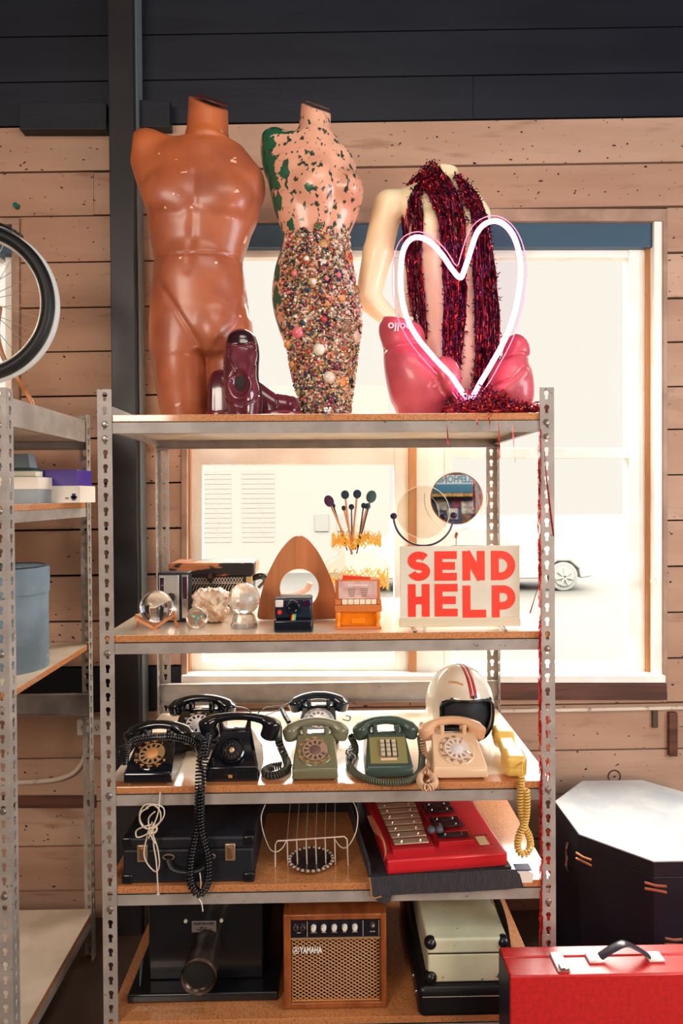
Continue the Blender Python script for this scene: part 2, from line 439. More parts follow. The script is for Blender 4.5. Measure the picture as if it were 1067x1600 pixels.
a = win_part('window_casing', [(283, 292, 345, 1066), (1036, 1043, 330, 1082), (276, 1043, 326, 345)], YW-0.010, YW+0.02, TAN, w1)
a = win_part('window_sill', [(283, 1040, 1056, 1067)], YW-0.03, YW+0.12, CREAMP, w1)
a = win_part('sill_apron', [(283, 1042, 1068, 1094)], YW-0.022, YW+0.02, BROWN, w1, bevel=0.003)
GL = glassy('window_glass')
a = win_part('pane', [(310, 622, 395, 700), (310, 622, 720, 1040), (690, 986, 395, 706), (700, 986, 710, 1042)], YW+0.066, YW+0.070, GL, w1, bevel=0)
w2 = win_part('window_2', [(-130, 0, 400, 412), (8, 18, 386, 640), (-130, 8, 628, 640), (-130, -118, 386, 640)], YW+0.05, YW+0.09, CREAMP, kind='structure')
win_part('window_casing', [(18, 30, 350, 640), (-135, 30, 340, 350), (-135, 30, 634, 644), (-136, -126, 350, 640)], YW-0.012, YW+0.11, TAN, w2)
win_part('window_head', [(-130, 20, 350, 396)], YW+0.01, YW+0.11, HEAD, w2)
win_part('pane', [(-120, 10, 400, 632)], YW+0.066, YW+0.070, GL, w2, bevel=0)
# steel column and dark header blocks
STEELB = mat('column_dark_paint', (44, 40, 42), 0.42, col2=(38, 35, 38), nscale=6)
cx0, cx1 = P(167, 100, 2.47).x+0.004, P(205.5, 100, 2.47).x+0.004
col_ = obj('trim_1', cbox(cx0, cx1, 2.47, 2.577, FLOOR, CEIL), STEELB, smooth=0, bevel=0.003, kind='structure')
tag(obj('column_lit_side_strip', cbox(cx1, cx1+0.006, 2.50, 2.577, FLOOR, CEIL), mat('column_lit_edge_grey', (112, 120, 124), 0.4), smooth=0, bevel=0.002), kind='structure')  # grey strip paints the lit right side of the dark column
win_part('trim_3', [(30, 166, 160, 202)], YW-0.05, YW, DK, kind='structure')
win_part('trim_4', [(217, 265, 156, 198)], YW-0.05, YW, DK, kind='structure')
win_part('trim_5', [(-200, 150, 1243, 1263)], YW-0.006, YW+0.01, BROWN, kind='structure')
win_part('trim_6', [(1046, 1059, 1114, 1182)], YW-0.018, YW+0.01, BROWN, kind='structure')
# conduit, outlet, cord ring, insulator
PIPE = mat('painted_conduit', (214, 196, 178), 0.45, col2=(150, 120, 100), nscale=30, mix=(0.55, 0.75))
t = thing('conduit_pipe', 'long thin painted conduit pipe fixed along the planks under the right window', 'pipe', P(900, 1112, YW-0.02))
b0 = t.location.copy()
obj('pipe', tube(new(), [P(300, 1119, YW-0.014)-b0, P(700, 1113, YW-0.014)-b0, P(1067, 1106, YW-0.014)-b0, P(1250, 1103, YW-0.014)-b0], 0.0075, 10), PIPE, t)
cl = new(); c = P(1023, 1125, YW-0.006)-b0; box(cl, c.x-0.011, c.x+0.011, c.y-0.006, c.y+0.006, c.z-0.03, c.z+0.05)
obj('clamp', cl, mat('rusty_iron', (96, 78, 66), 0.6, 0.6), t, bevel=0.003)
t = thing('wall_outlet', 'small white twin socket outlet box on the planks behind the left rack', 'outlet', P(141, 1137, YW-0.03)); b0 = t.location.copy()
s2 = S(YW)
obj('outlet_box', cbox(-0.052, 0.052, 0, 0.032, -0.03, 0.03), mat('white_plastic', (216, 210, 198), 0.4), t, bevel=0.003)
for sx in (-0.026, 0.026):
    k = new(); disc(k, (sx, 0.001, 0), 0.015, 0.004); obj('socket', k, mat('ivory_plastic', (200, 190, 172), 0.4), t)
    k = new(); box(k, sx-0.006, sx-0.004, -0.0045, 0, -0.003, 0.006); box(k, sx+0.004, sx+0.006, -0.0045, 0, -0.003, 0.006); box(k, sx-0.002, sx+0.002, -0.0045, 0, -0.009, -0.005)
    obj('socket_slots', k, GAP, t, smooth=0)
tag(obj('curved_conduit', tube(new(), cat([P(134, 1150, YW-0.012), P(134, 1175, YW-0.012), P(124, 1198, YW-0.012), P(104, 1213, YW-0.012), P(60, 1221, YW-0.012), P(-60, 1225, YW-0.012)], 8), 0.009, 10), PIPE),
    'bent painted conduit running down and left from the socket outlet', 'conduit')
t = thing('blind_cord', 'white beaded blind cord hanging at the right window jamb with a ring at its end', 'cord', P(1021, 905, YW-0.012)); b0 = t.location.copy()
WH = mat('white_cord', (235, 230, 220), 0.5)
obj('cord', tube(new(), [P(1019, 600, YW-0.012)-b0, P(1020, 780, YW-0.012)-b0, P(1022, 898, YW-0.012)-b0], 0.0016, 6), WH, t)
obj('pull_ring', tube(new(), [Vector((0.0115*math.cos(a), 0, 0.0115*math.sin(a)-0.008)) for a in [2*PI*i/20 for i in range(20)]], 0.003, 8, closed=True), WH, t)
t = thing('glass_bead', 'small teal glass bead stuck to the planks above the wheel', 'bead', P(25, 321, YW-0.012))
k = new(); disc(k, (0, 0.012, 0), 0.013, 0.02, (0, -1, 0), 12, r2=0.009); obj('cap', k, mat('teal_glass', (16, 110, 104), 0.2, coat=1), t)
k = new(); sphere(k, (-0.014, 0.004, 0.003), 0.006); obj('screw', k, mat('pale_metal', (190, 180, 160), 0.4, 0.5), t)
t = thing('roller_dowel', 'round plywood plug ring in the plank above the octagonal case', 'plug', P(960, 1213, YW-0.003))
obj('rim', tube(new(), [Vector((0.024*math.cos(a), 0, 0.024*math.sin(a))) for a in [2*PI*i/28 for i in range(28)]], 0.0016, 5, closed=True), GAP, t)
k = new(); disc(k, (0, 0, 0), 0.003, 0.003); obj('nail', k, GAP, t)

# outside
EXT = mat('outside_asphalt', (56, 55, 53), 0.9, col2=(58, 57, 54), nscale=1.2)
obj('ground', cbox(-40, 60, 2.9, 70, -0.75, -0.7), EXT, smooth=0, kind='structure')
t = thing('brick_house', 'pale painted brick house front across the street, seen through the left window', 'building', (-1.9, 19, -0.7))
bw = new(); box(bw, -4.2, 3.6, 0, 3, 0, 5.4); obj('wall', bw, mat('pale_house_paint', (118, 115, 110), 0.9), t, smooth=0)
bk = new()
for x0 in (-1.9, -0.65):
    for i in range(15):
        off = 0.28 if i % 2 else 0
        box(bk, x0+0.0, x0+0.5+off*0.3, -0.008, 0, 0.9+i*0.14, 1.0+i*0.14+0.01); box(bk, x0+0.53+off*0.3, x0+0.95, -0.008, 0, 0.9+i*0.14, 1.0+i*0.14+0.01)
obj('brickwork', bk, mat('pale_brick', (116, 113, 108), 0.9), t, smooth=0)
for x0 in (1.45, 2.1):
    k = new(); box(k, x0, x0+0.4, -0.03, 0, 1.2, 1.7); obj('window', k, mat('far_window', (108, 108, 104), 0.5), t, smooth=0)
t = thing('parked_car', 'pale car parked in the street beyond the right window, one wheel showing', 'car', (5.35, 15, -0.7))
CP = mat('car_paint', (134, 132, 126), 0.4)
prof = [(-5.0, 0.35), (-5.0, 0.95), (-4.2, 1.05), (-3.4, 1.5), (-1.6, 1.52), (-0.7, 1.02), (0.45, 0.9), (0.7, 0.6), (0.65, 0.32), (0.4, 0.28), (0.36, 0.5), (0.15, 0.68), (-0.15, 0.68), (-0.36, 0.5), (-0.4, 0.28), (-3.2, 0.28), (-3.3, 0.55), (-3.55, 0.68), (-3.8, 0.55), (-3.9, 0.3)]
obj('body', prism(new(), prof, 0, 1.7), CP, t, smooth=0, bevel=0.04)
k = prism(new(), [(-3.2, 1.08), (-3.0, 1.42), (-1.75, 1.43), (-1.0, 1.05)], -0.02, 0.0); obj('side_window', k, mat('car_glass', (124, 124, 121), 0.2), t)
for x in (0.0, -3.55):
    k = new(); disc(k, (x, 0.2, 0.33), 0.33, 0.2, seg=28); wl = obj('tyre', k, mat('tyre_grey', (108, 109, 108), 0.8), t, bevel=0.02)
    k = new(); disc(k, (x, 0.01, 0.33), 0.22, 0.04, seg=24)
    for q in range(7):
        a = 2*PI*q/7; box(k, -0.02, 0.02, -0.07, -0.02, 0.03, 0.2, T3(x, 0, 0.33) @ RY(a))
    obj('hubcap', k, mat('alloy', (126, 125, 121), 0.4), t)

# ---------------------------------------------------------------- racks
GREY = mat('rack_grey_paint', (166, 156, 148), 0.38, col2=(150, 141, 134), nscale=14, bump=0.08, bscale=120)
speckle(GREY, (96, 84, 76), 60, 0.70, 0.76)
BOARD = mat('particle_board', (206, 140, 86), 0.5, col2=(184, 112, 62), nscale=170, mix=(0.35, 0.68), bump=0.12, bscale=200, coat=1.0, crough=0.09, detail=2)
BOARD.node_tree.nodes['Principled BSDF'].inputs['Coat IOR'].default_value = 1.75
speckle(BOARD, (140, 82, 46), 230, 0.64, 0.70, detail=1)
RIV = mat('rivet_metal', (150, 140, 132), 0.35, 0.7)
Y0R, Y1R = 1.76, 2.37
FW = 0.0375; PITCH = 0.0381
def keyr(a):
    c, s = math.cos(a), math.sin(a); r = 0.0072
    if s < 0: r = max(r, min(0.0042/max(abs(c), 1e-6), 0.0165/-s))
    return r
ex_ang = [math.atan2(-0.0165, 0.0042), math.atan2(-0.0165, -0.0042), math.atan2(-0.006, 0.0042), math.atan2(-0.006, -0.0042)]
def post(parent, x, y, sx, sy, ztop, zbot=FLOOR):
    "corner of the angle at x,y ; flanges run to x+sx*FW and y+sy*FW"
    bm = new(); z = ztop; k = 0
    h = PITCH/2
    Mx = T3(x, y, 0) @ Matrix.Diagonal((sx, 1, 1, 1)); My = T3(x, y, 0) @ Matrix.Diagonal((1, sy, 1, 1)) @ RZ(PI/2)
    while z-PITCH >= zbot-0.005:
        cz = z-h+0.004
        for M in (Mx, My): star_cell(bm, FW*0.52, cz, FW*0.52, FW*0.48, h+0.004, h-0.004, keyr, 12, ex_ang, M)
        z -= PITCH
    box(bm, 0, FW, -0.0006, 0.0006, zbot-ztop*0, z, Mx); box(bm, 0, FW, -0.0006, 0.0006, zbot, z, My)
    bmesh.ops.remove_doubles(bm, verts=bm.verts, dist=1e-5)
    return obj('upright_post', bm, GREY, parent, smooth=0, solid=0.0022)
def rivets(parent, x, y, sx, zs, ztop):
    for z in zs:
        k = round((ztop-z)/PITCH-0.5); zz = ztop-(k+0.5)*PITCH+0.002
        b = new(); lathe(b, [(0.0085, 0), (0.0085, 0.0015), (0.006, 0.0042), (0.001, 0.0052)], 12, T3(x+sx*FW*0.52, y-0.0012, zz) @ RX(PI/2))
        obj('rivet', b, RIV, parent)
CREAMB = mat('pale_laminate', (226, 208, 186), 0.42, col2=(212, 194, 170), nscale=9, bump=0.05, coat=0.5, crough=0.15)
def shelf(parent, x0, x1, z, front=True, back=True, side_hi=None, backz=None, side=True, pale=False):
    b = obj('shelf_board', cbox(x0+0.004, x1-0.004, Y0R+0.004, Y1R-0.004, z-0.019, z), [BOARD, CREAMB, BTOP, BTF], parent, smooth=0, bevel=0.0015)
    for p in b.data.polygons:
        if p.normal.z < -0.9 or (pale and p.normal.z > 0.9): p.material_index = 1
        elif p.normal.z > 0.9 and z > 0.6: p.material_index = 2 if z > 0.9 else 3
    def beamx(y, sy, z0, z1):
        b = new(); box(b, x0+0.002, x1-0.002, min(y, y+sy*0.0018), max(y, y+sy*0.0018), z0, z1); box(b, x0+0.002, x1-0.002, min(y, y+sy*0.022), max(y, y+sy*0.022), z0-0.0015, z0)
        box(b, x0+0.002, x1-0.002, min(y, y+sy*0.022), max(y, y+sy*0.022), z1-0.0015, z1)
        obj('long_beam', b, GREY, parent, smooth=0)
    zt = z-0.0195
    if front: beamx(Y0R+0.0025, 1, zt-0.029, zt)
    if back: beamx(Y1R-0.0025, -1, zt-0.029, zt)
    if backz: beamx(Y1R-0.0025, -1, backz[0], backz[1])
    if side:
        a, c = side_hi if side_hi else (zt-0.03, zt)
        for x, s in ((x0+0.0025, 1), (x1-0.0025, -1)):
            b = new(); box(b, min(x, x+s*0.0018), max(x, x+s*0.0018), Y0R+0.003, Y1R-0.003, a, c)
            box(b, min(x, x+s*0.014), max(x, x+s*0.014), Y0R+0.003, Y1R-0.003, a-0.0015, a)
            obj('side_beam', b, GREY, parent, smooth=0)
BTOP = mat('varnished_board_painted_sheen', (242, 220, 194), 0.4, col2=(232, 198, 162), nscale=7, mix=(0.5, 0.8), coat=1.0, crough=0.1)  # pale base colour stands in for the window's reflection on shelf tops
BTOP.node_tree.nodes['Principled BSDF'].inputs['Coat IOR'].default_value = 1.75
BTF = mat('painted_sheen_with_orange_front', (242, 220, 194), 0.4, col2=(232, 198, 162), nscale=7, mix=(0.5, 0.8), coat=1.0, crough=0.1)  # same painted reflection, with an orange band along the front
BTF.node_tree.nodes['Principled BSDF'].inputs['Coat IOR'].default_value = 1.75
def front_without_sheen(m, y_at):  # paints bare orange board where the window's reflection is blocked
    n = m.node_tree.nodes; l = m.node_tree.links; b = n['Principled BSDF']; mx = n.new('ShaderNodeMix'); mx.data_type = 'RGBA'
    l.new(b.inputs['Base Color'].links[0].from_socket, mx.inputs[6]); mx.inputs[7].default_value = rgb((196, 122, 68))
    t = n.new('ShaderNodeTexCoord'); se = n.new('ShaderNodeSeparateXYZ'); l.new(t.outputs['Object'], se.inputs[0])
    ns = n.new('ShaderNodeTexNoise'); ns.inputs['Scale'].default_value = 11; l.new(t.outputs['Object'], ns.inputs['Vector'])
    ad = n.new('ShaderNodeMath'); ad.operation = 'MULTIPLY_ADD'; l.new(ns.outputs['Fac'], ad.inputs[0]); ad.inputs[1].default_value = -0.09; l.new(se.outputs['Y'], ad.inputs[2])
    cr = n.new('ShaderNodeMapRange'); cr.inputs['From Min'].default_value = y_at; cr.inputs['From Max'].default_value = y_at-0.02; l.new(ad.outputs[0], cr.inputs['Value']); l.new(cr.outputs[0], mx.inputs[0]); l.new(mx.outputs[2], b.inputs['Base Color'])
front_without_sheen(BTF, 1.775)
Z1, Z2, Z3, Z4, Z5 = 1.749, 1.160, 0.753, 0.484, 0.119
RX0, RX1 = -0.616, 0.602
ZTOP = 1.816
rack = thing('shelving_rack', 'tall grey slotted steel shelving rack with particle board shelves, holding the mannequins and phones', 'shelving', (0, 0, 0))
for x, s in ((RX0, 1), (RX1, -1)):
    post(rack, x, Y0R, s, 1, ZTOP); post(rack, x, Y1R, s, -1, ZTOP)
    rivets(rack, x, Y0R, s, [Z1-0.025, Z2-0.04, Z3-0.04, Z4-0.04, Z1-0.06], ZTOP)
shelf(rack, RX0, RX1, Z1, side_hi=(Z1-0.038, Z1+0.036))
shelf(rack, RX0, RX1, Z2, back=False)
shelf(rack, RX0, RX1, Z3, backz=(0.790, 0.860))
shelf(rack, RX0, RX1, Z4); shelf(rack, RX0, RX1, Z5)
LX1 = -0.857; LX0 = LX1-1.21
lr = thing('shelving_rack', 'grey slotted steel rack at the left edge holding boxes and a round box', 'shelving', (0, 0, 0))
for x, s in ((LX0, 1), (LX1, -1)):
    post(lr, x, Y0R, s, 1, ZTOP+0.006); post(lr, x, Y1R, s, -1, ZTOP+0.006-0.0)
rivets(lr, LX1, Y0R, -1, [1.735, 1.50, 1.13, 0.71, 0.45], ZTOP)
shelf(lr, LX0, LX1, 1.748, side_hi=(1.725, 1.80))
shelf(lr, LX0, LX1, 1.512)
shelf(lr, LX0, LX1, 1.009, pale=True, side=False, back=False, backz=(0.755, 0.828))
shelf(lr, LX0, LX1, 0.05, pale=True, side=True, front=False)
# ---------------------------------------------------------------- top shelf
def base_on(u, Y, Z):
    "base point on plane z=Z at depth Y under pixel column u, and its pixel row"
    b = P(u, 700, Y); vr = 774-(Z-CAMZ)*FPX/Y+sl(u)*0.45
    return Vector((b.x, Y, Z)), vr
def sdf_obj(name, f, lo, hi, h, m, parent, u0, v0, Y, proj=2, smooth=180):
    v, F = surf(f, lo, hi, h, proj); return obj(name, (pxmap(v, u0, v0, Y), F), m, parent, smooth=smooth)
def seg_d(p, a, b):
    a = np.array(a, float); b = np.array(b, float); q = p[:, :2]; ba = b-a
    t = np.clip(((q-a)@ba)/(ba@ba), 0, 1); return np.linalg.norm(q-a-t[:, None]*ba, axis=1)
def groove(p, pts, wd, dep):
    dd = np.full(len(p), 1e9)
    for a, b in zip(pts, pts[1:]): dd = np.minimum(dd, seg_d(p, a, b))
    return dep*np.exp(-(dd/wd)**2)*(p[:, 2] < 5)

# --- orange male torso
Y = 2.06; b0, v0 = base_on(320, Y, Z1)
m1 = thing('mannequin', 'shiny orange brown headless male mannequin torso, leftmost on the top shelf', 'mannequin', b0, group=None)
tab1 = [(232, 272, 380, 26, 0), (250, 236, 394, 38, 0), (275, 222, 409, 46, 0), (300, 228, 412, 52, 0), (325, 233, 406, 55, 0), (350, 237, 400, 54, 0), (380, 241, 391, 48, 0), (412, 245, 381, 43, 0),
        (440, 243, 384, 45, 0), (480, 239, 389, 50, 0), (520, 238, 392, 50, 0), (556, 240, 393, 44, 0)]
legL = [(505, 246, 322, 36, -6), (545, 243, 329, 42, -6), (580, 244, 329, 42, -5), (620, 249, 328, 40, -2), (v0+12, 258, 327, 38, 0)]
legR = [(505, 314, 391, 38, 4), (545, 318, 394, 40, 6), (580, 320, 396, 40, 8), (620, 322, 398, 38, 10), (v0+12, 324, 398, 36, 12)]
def f1(p):
    d_ = s_prof(p, tab1, ex=2.3)
    d_ = smin(d_, smin(s_prof(p, legL, ex=2.0), s_prof(p, legR, ex=2.0), 3), 12)
    d_ = smin(d_, s_cap(p, (298, 250, 0), (236, 238, 0), 22, 26), 16)
    d_ = smin(d_, s_cap(p, (238, 243, 0), (252, 300, 0), 30, 26), 12)
    d_ = smin(d_, s_cap(p, (340, 256, 0), (384, 294, 0), 22, 26), 16)
    d_ = smin(d_, s_cap(p, (384, 296, 0), (378, 340, 0), 30, 24), 12)
    nk = s_cap(p, (331, 120, 4), (328, 240, 0), 28.5, 33)
    d_ = smin(d_, nk, 20)
    d_ = smin(d_, s_ell(p, (280, 322, -31), (42, 34, 24)), 12)
    d_ = smin(d_, s_ell(p, (358, 328, -31), (38, 34, 24)), 12)
    d_ = smin(d_, s_ell(p, (340, 528, -32), (24, 34, 22)), 12)
    d_ = smin(d_, s_ell(p, (312, 440, -32), (46, 40, 20)), 20)
    d_ = smax(d_, s_plane(p, (334, 168, 0), (0.30, -0.80, -0.52)), 3)
    d_ = smax(d_, s_plane(p, (211, 240, 0), (-1, -0.12, -0.35)), 2)
    d_ = smax(d_, s_plane(p, (416, 300, 0), (1, -0.05, -0.2)), 4)
    d_ = smax(d_, p[:, 1]-v0, 1.5)
    d_ = d_+groove(p, [(318, 300), (317, 345), (312, 390), (308, 440)], 7, 1.7)+groove(p, [(262, 455), (290, 500), (322, 552), (325, 640)], 4.5, 2.6)
    d_ = d_+groove(p, [(236, 412), (290, 417), (385, 414)], 2.0, 1.6)+groove(p, [(388, 470), (375, 520), (340, 558)], 5, 1.6)
    d_ = d_+groove(p, [(262, 352), (295, 358), (318, 346), (345, 360), (380, 358)], 8, 1.3)+groove(p, [(296, 222), (318, 236), (352, 234)], 5, 1.6)
    return d_
ORG = mat('orange_mannequin_paint', (180, 100, 66), 0.40, col2=(156, 82, 56), nscale=7, bump=0.16, bscale=26, coat=0.28, crough=0.2)
speckle(ORG, (232, 190, 160), 24, 0.70, 0.715, detail=3)
speckle(ORG, (214, 112, 44), 2.6, 0.5, 0.75)
sdf_obj('torso', f1, (196, 140, -90), (432, v0+6, 75), 2.6, ORG, m1, 320, v0, Y)
k = new(); 
M = T3((336-320)*S(Y), -0.002, (v0-164)*S(Y)) @ Vector((0.30, -0.52, 0.80)).to_track_quat('Z', 'Y').to_matrix().to_4x4()
lathe(k, [(0.051, 0.0), (0.048, 0.004), (0.012, 0.003)], 28, M); obj('neck_cap', k, mat('dark_red_brown_cut', (92, 40, 30), 0.4, col2=(60, 28, 24), nscale=30), m1)

# --- jewelled female torso
Y2 = 2.08; b0, v02 = base_on(500, Y2, Z1)
m2 = thing('mannequin', 'peach and green flaking female mannequin torso with beads and brooches glued below the waist', 'mannequin', b0)
tab2 = [(222, 425, 524, 28, 0), (245, 415, 544, 38, 0), (265, 419, 554, 42, 0), (290, 423, 563, 44, 0), (310, 427, 567, 44, 0), (335, 433, 563, 40, 0), (355, 440, 554, 37, 0), (375, 446, 546, 35, 0),
        (395, 441, 548, 37, 0), (415, 434, 550, 41, 0), (440, 429, 553, 45, 0), (465, 427, 559, 47, 0), (490, 430, 563, 47, 0), (515, 437, 562, 45, 0), (540, 446, 559, 42, 0), (570, 455, 555, 39, 0),
        (600, 463, 551, 36, 0), (640, 474, 546, 33, 0), (v02+12, 480, 545, 32, 0)]
def f2(p):
    d_ = s_prof(p, tab2, ex=2.1)
    d_ = smin(d_, s_cap(p, (462, 238, 0), (434, 229, 0), 22, 23), 12)
    d_ = smin(d_, s_cap(p, (434, 232, 4), (437, 262, 6), 23, 20), 10)
    d_ = smin(d_, s_cap(p, (500, 232, 0), (532, 252, 0), 22, 18), 14)
    d_ = smin(d_, s_cap(p, (500, 130, 4), (494, 228, 0), 21.5, 26), 18)
    d_ = smin(d_, s_ell(p, (546, 264, 10), (14, 20, 20)), 6)
    d_ = smin(d_, s_ell(p, (546, 309, -22), (22, 25, 27)), 12)
    d_ = smin(d_, s_ell(p, (499, 304, -34), (28, 29, 20)), 16)
    d_ = smin(d_, s_ell(p, (500, 440, -34), (34, 44, 22)), 16)
    d_ = smax(d_, s_plane(p, (499, 173, 0), (0.28, -0.80, -0.5)), 3)
    d_ = smax(d_, s_plane(p, (412, 235, 0), (-1, -0.02, -0.25)), 3)
    d_ = smax(d_, p[:, 1]-v02, 1.5)
    return d_+groove(p, [(523, 270), (524, 330), (516, 372)], 5, 1.8)
PG2 = mat('peach_and_green_flaking_paint', (236, 178, 148), 0.34, col2=(222, 158, 130), nscale=8, bump=0.2, bscale=50, coat=0.3)
def edge_patch(m, col, x_at, scale, lo, hi, sgn=1):
    "worn paint: patches that grow denser towards one side of the object"
    n = m.node_tree.nodes; l = m.node_tree.links; b = n['Principled BSDF']
    mx = n.new('ShaderNodeMix'); mx.data_type = 'RGBA'; l.new(b.inputs['Base Color'].links[0].from_socket, mx.inputs[6]); mx.inputs[7].default_value = rgb(col)
    t = n.new('ShaderNodeTexCoord'); sep = n.new('ShaderNodeSeparateXYZ'); l.new(t.outputs['Object'], sep.inputs[0])
    g = n.new('ShaderNodeMapRange'); g.inputs['From Min'].default_value = x_at-0.05*sgn; g.inputs['From Max'].default_value = x_at+0.05*sgn; g.inputs['To Min'].default_value = 0.75; g.inputs['To Max'].default_value = 0.0
    l.new(sep.outputs['X'], g.inputs['Value'])
    ns = n.new('ShaderNodeTexNoise'); ns.inputs['Scale'].default_value = scale; ns.inputs['Detail'].default_value = 5; l.new(t.outputs['Object'], ns.inputs['Vector'])
    ad = n.new('ShaderNodeMath'); ad.operation = 'MULTIPLY_ADD'; l.new(g.outputs[0], ad.inputs[0]); ad.inputs[1].default_value = 0.45; l.new(ns.outputs['Fac'], ad.inputs[2])
    cr = n.new('ShaderNodeMapRange'); cr.inputs['From Min'].default_value = lo; cr.inputs['From Max'].default_value = hi; l.new(ad.outputs[0], cr.inputs['Value'])
    l.new(cr.outputs[0], mx.inputs[0]); l.new(mx.outputs[2], b.inputs['Base Color'])
edge_patch(PG2, (34, 92, 66), -0.108, 22, 0.70, 0.715)
speckle(PG2, (44, 66, 50), 62, 0.59, 0.61, stretch=(1, 1, 0.7), detail=4)
torso2 = sdf_obj('torso', f2, (402, 155, -90), (580, v02+6, 70), 2.4, PG2, m2, 500, v02, Y2)
k = new(); M = T3(0.0, 0.0, (v02-169)*S(Y2)) @ Vector((0.28, -0.5, 0.80)).to_track_quat('Z', 'Y').to_matrix().to_4x4()
lathe(k, [(0.040, 0.0), (0.037, 0.003), (0.008, 0.002)], 24, M); obj('neck_cap', k, mat('worn_neck_cut', (120, 88, 62), 0.6, col2=(70, 60, 44), nscale=40), m2)
# beads
BC = [(190, 60, 60), (232, 120, 130), (236, 226, 208), (206, 186, 152), (24, 34, 40), (70, 56, 76), (196, 150, 90), (26, 96, 74), (232, 160, 96), (150, 120, 96), (110, 40, 66), (222, 208, 190), (44, 62, 90), (150, 110, 60)]
BM = [mat('bead_%s' % n, c, 0.25, 0.0, coat=0.5) for n, c in zip(('red', 'pink', 'pearl', 'champagne', 'black', 'plum', 'amber', 'green', 'orange', 'taupe', 'burgundy', 'ivory', 'navy', 'bronze'), BC)]
GOLDB = mat('brooch_gold', (196, 158, 104), 0.3, 0.85)
me = torso2.data; fc = []; sY = S(Y2)
for p in me.polygons:
    c, n = p.center, p.normal; v = v02-c.z/sY; u = 500+c.x/sY
    lim = np.interp(v, [374, 385, 430, 480, 530, 580, 640], [470, 452, 446, 446, 450, 458, 470])
    if v > 374+6*math.sin(u*0.3) and v < v02-6 and n.y < 0.45 and u > lim: fc.append((c.copy(), n.copy(), p.area, u, v))
random.shuffle(fc)
big = []
for c, n, a, u, v in fc:
    if len(big) >= 100: break
    if n.y > -0.15: continue
    r = random.choice((0.009, 0.010, 0.012, 0.014, 0.017)) if len(big) > 14 else 0.020
    if all((c-q[0]).length > (r+q[2])*0.88 for q in big): big.append((c, n, r))
for c, n, r in big:
    M = T3(*c) @ n.to_track_quat('Z', 'Y').to_matrix().to_4x4() @ RZ(random.uniform(0, 6)); k = new(); t = random.random()
    m_ = random.choice(BM)
    if r > 0.012 and t < 0.55:
        lathe(k, [(r, 0), (r, 0.004), (r*0.8, 0.006), (r*0.75, 0.004)], 16, M)
        for q in range(8):
            a = 2*PI*q/8; sphere(k, M @ Vector((r*0.85*math.cos(a), r*0.85*math.sin(a), 0.005)), r*0.24, 6, 4)
        sphere(k, M @ Vector((0, 0, 0.004)), r*0.55, 12, 6, mi=1); obj('brooch', k, [GOLDB if random.random() < 0.5 else random.choice(BM), random.choice(BM[:3]+BM[6:11])], m2)
    elif t < 0.7:
        lathe(k, [(r, -0.002), (r, 0.003), (r*0.8, 0.0045), (r*0.5, 0.0035)], 14, M); obj('button', k, m_, m2)
    else:
        lathe(k, [(r, -0.002), (r*0.92, r*0.35), (r*0.6, r*0.68), (r*0.05, r*0.8)], 12, M); obj('bead', k, m_, m2)
ico = [Vector(v) for v in ((0, 0, 1), (0.9, 0, 0.3), (0.28, 0.85, 0.3), (-0.72, 0.52, 0.3), (-0.72, -0.52, 0.3), (0.28, -0.85, 0.3), (0.72, 0.52, -0.4), (-0.28, 0.85, -0.4), (-0.9, 0, -0.4), (-0.28, -0.85, -0.4), (0.72, -0.52, -0.4))]
icf = [(0, 1, 2), (0, 2, 3), (0, 3, 4), (0, 4, 5), (0, 5, 1), (1, 6, 2), (2, 7, 3), (3, 8, 4), (4, 9, 5), (5, 10, 1), (2, 6, 7), (3, 7, 8), (4, 8, 9), (5, 9, 10), (1, 10, 6)]
k = new(); wts = [f[2] for f in fc]; pal = [3, 3, 2, 11, 9, 9, 13, 5, 4, 12, 6, 8, 1, 0, 7, 10]
for c, n, a, u, v in random.choices(fc, wts, k=6500):
    r = random.uniform(0.0028, 0.0068); q = c+Vector((random.uniform(-1, 1), random.uniform(-1, 1), random.uniform(-1, 1)))*0.003+n*random.uniform(0.001, 0.004)
    mi = random.choice(pal) if u < 520 or random.random() < 0.35 else random.choice((2, 3, 11, 3, 9)); R = RZ(random.uniform(0, 6)) @ RX(random.uniform(0, 6))
    vs = [k.verts.new(q+(R @ x)*r) for x in ico]
    for f in icf: k.faces.new([vs[i] for i in f]).material_index = mi
obj('small_beads', k, BM, m2, smooth=180, kind='stuff')

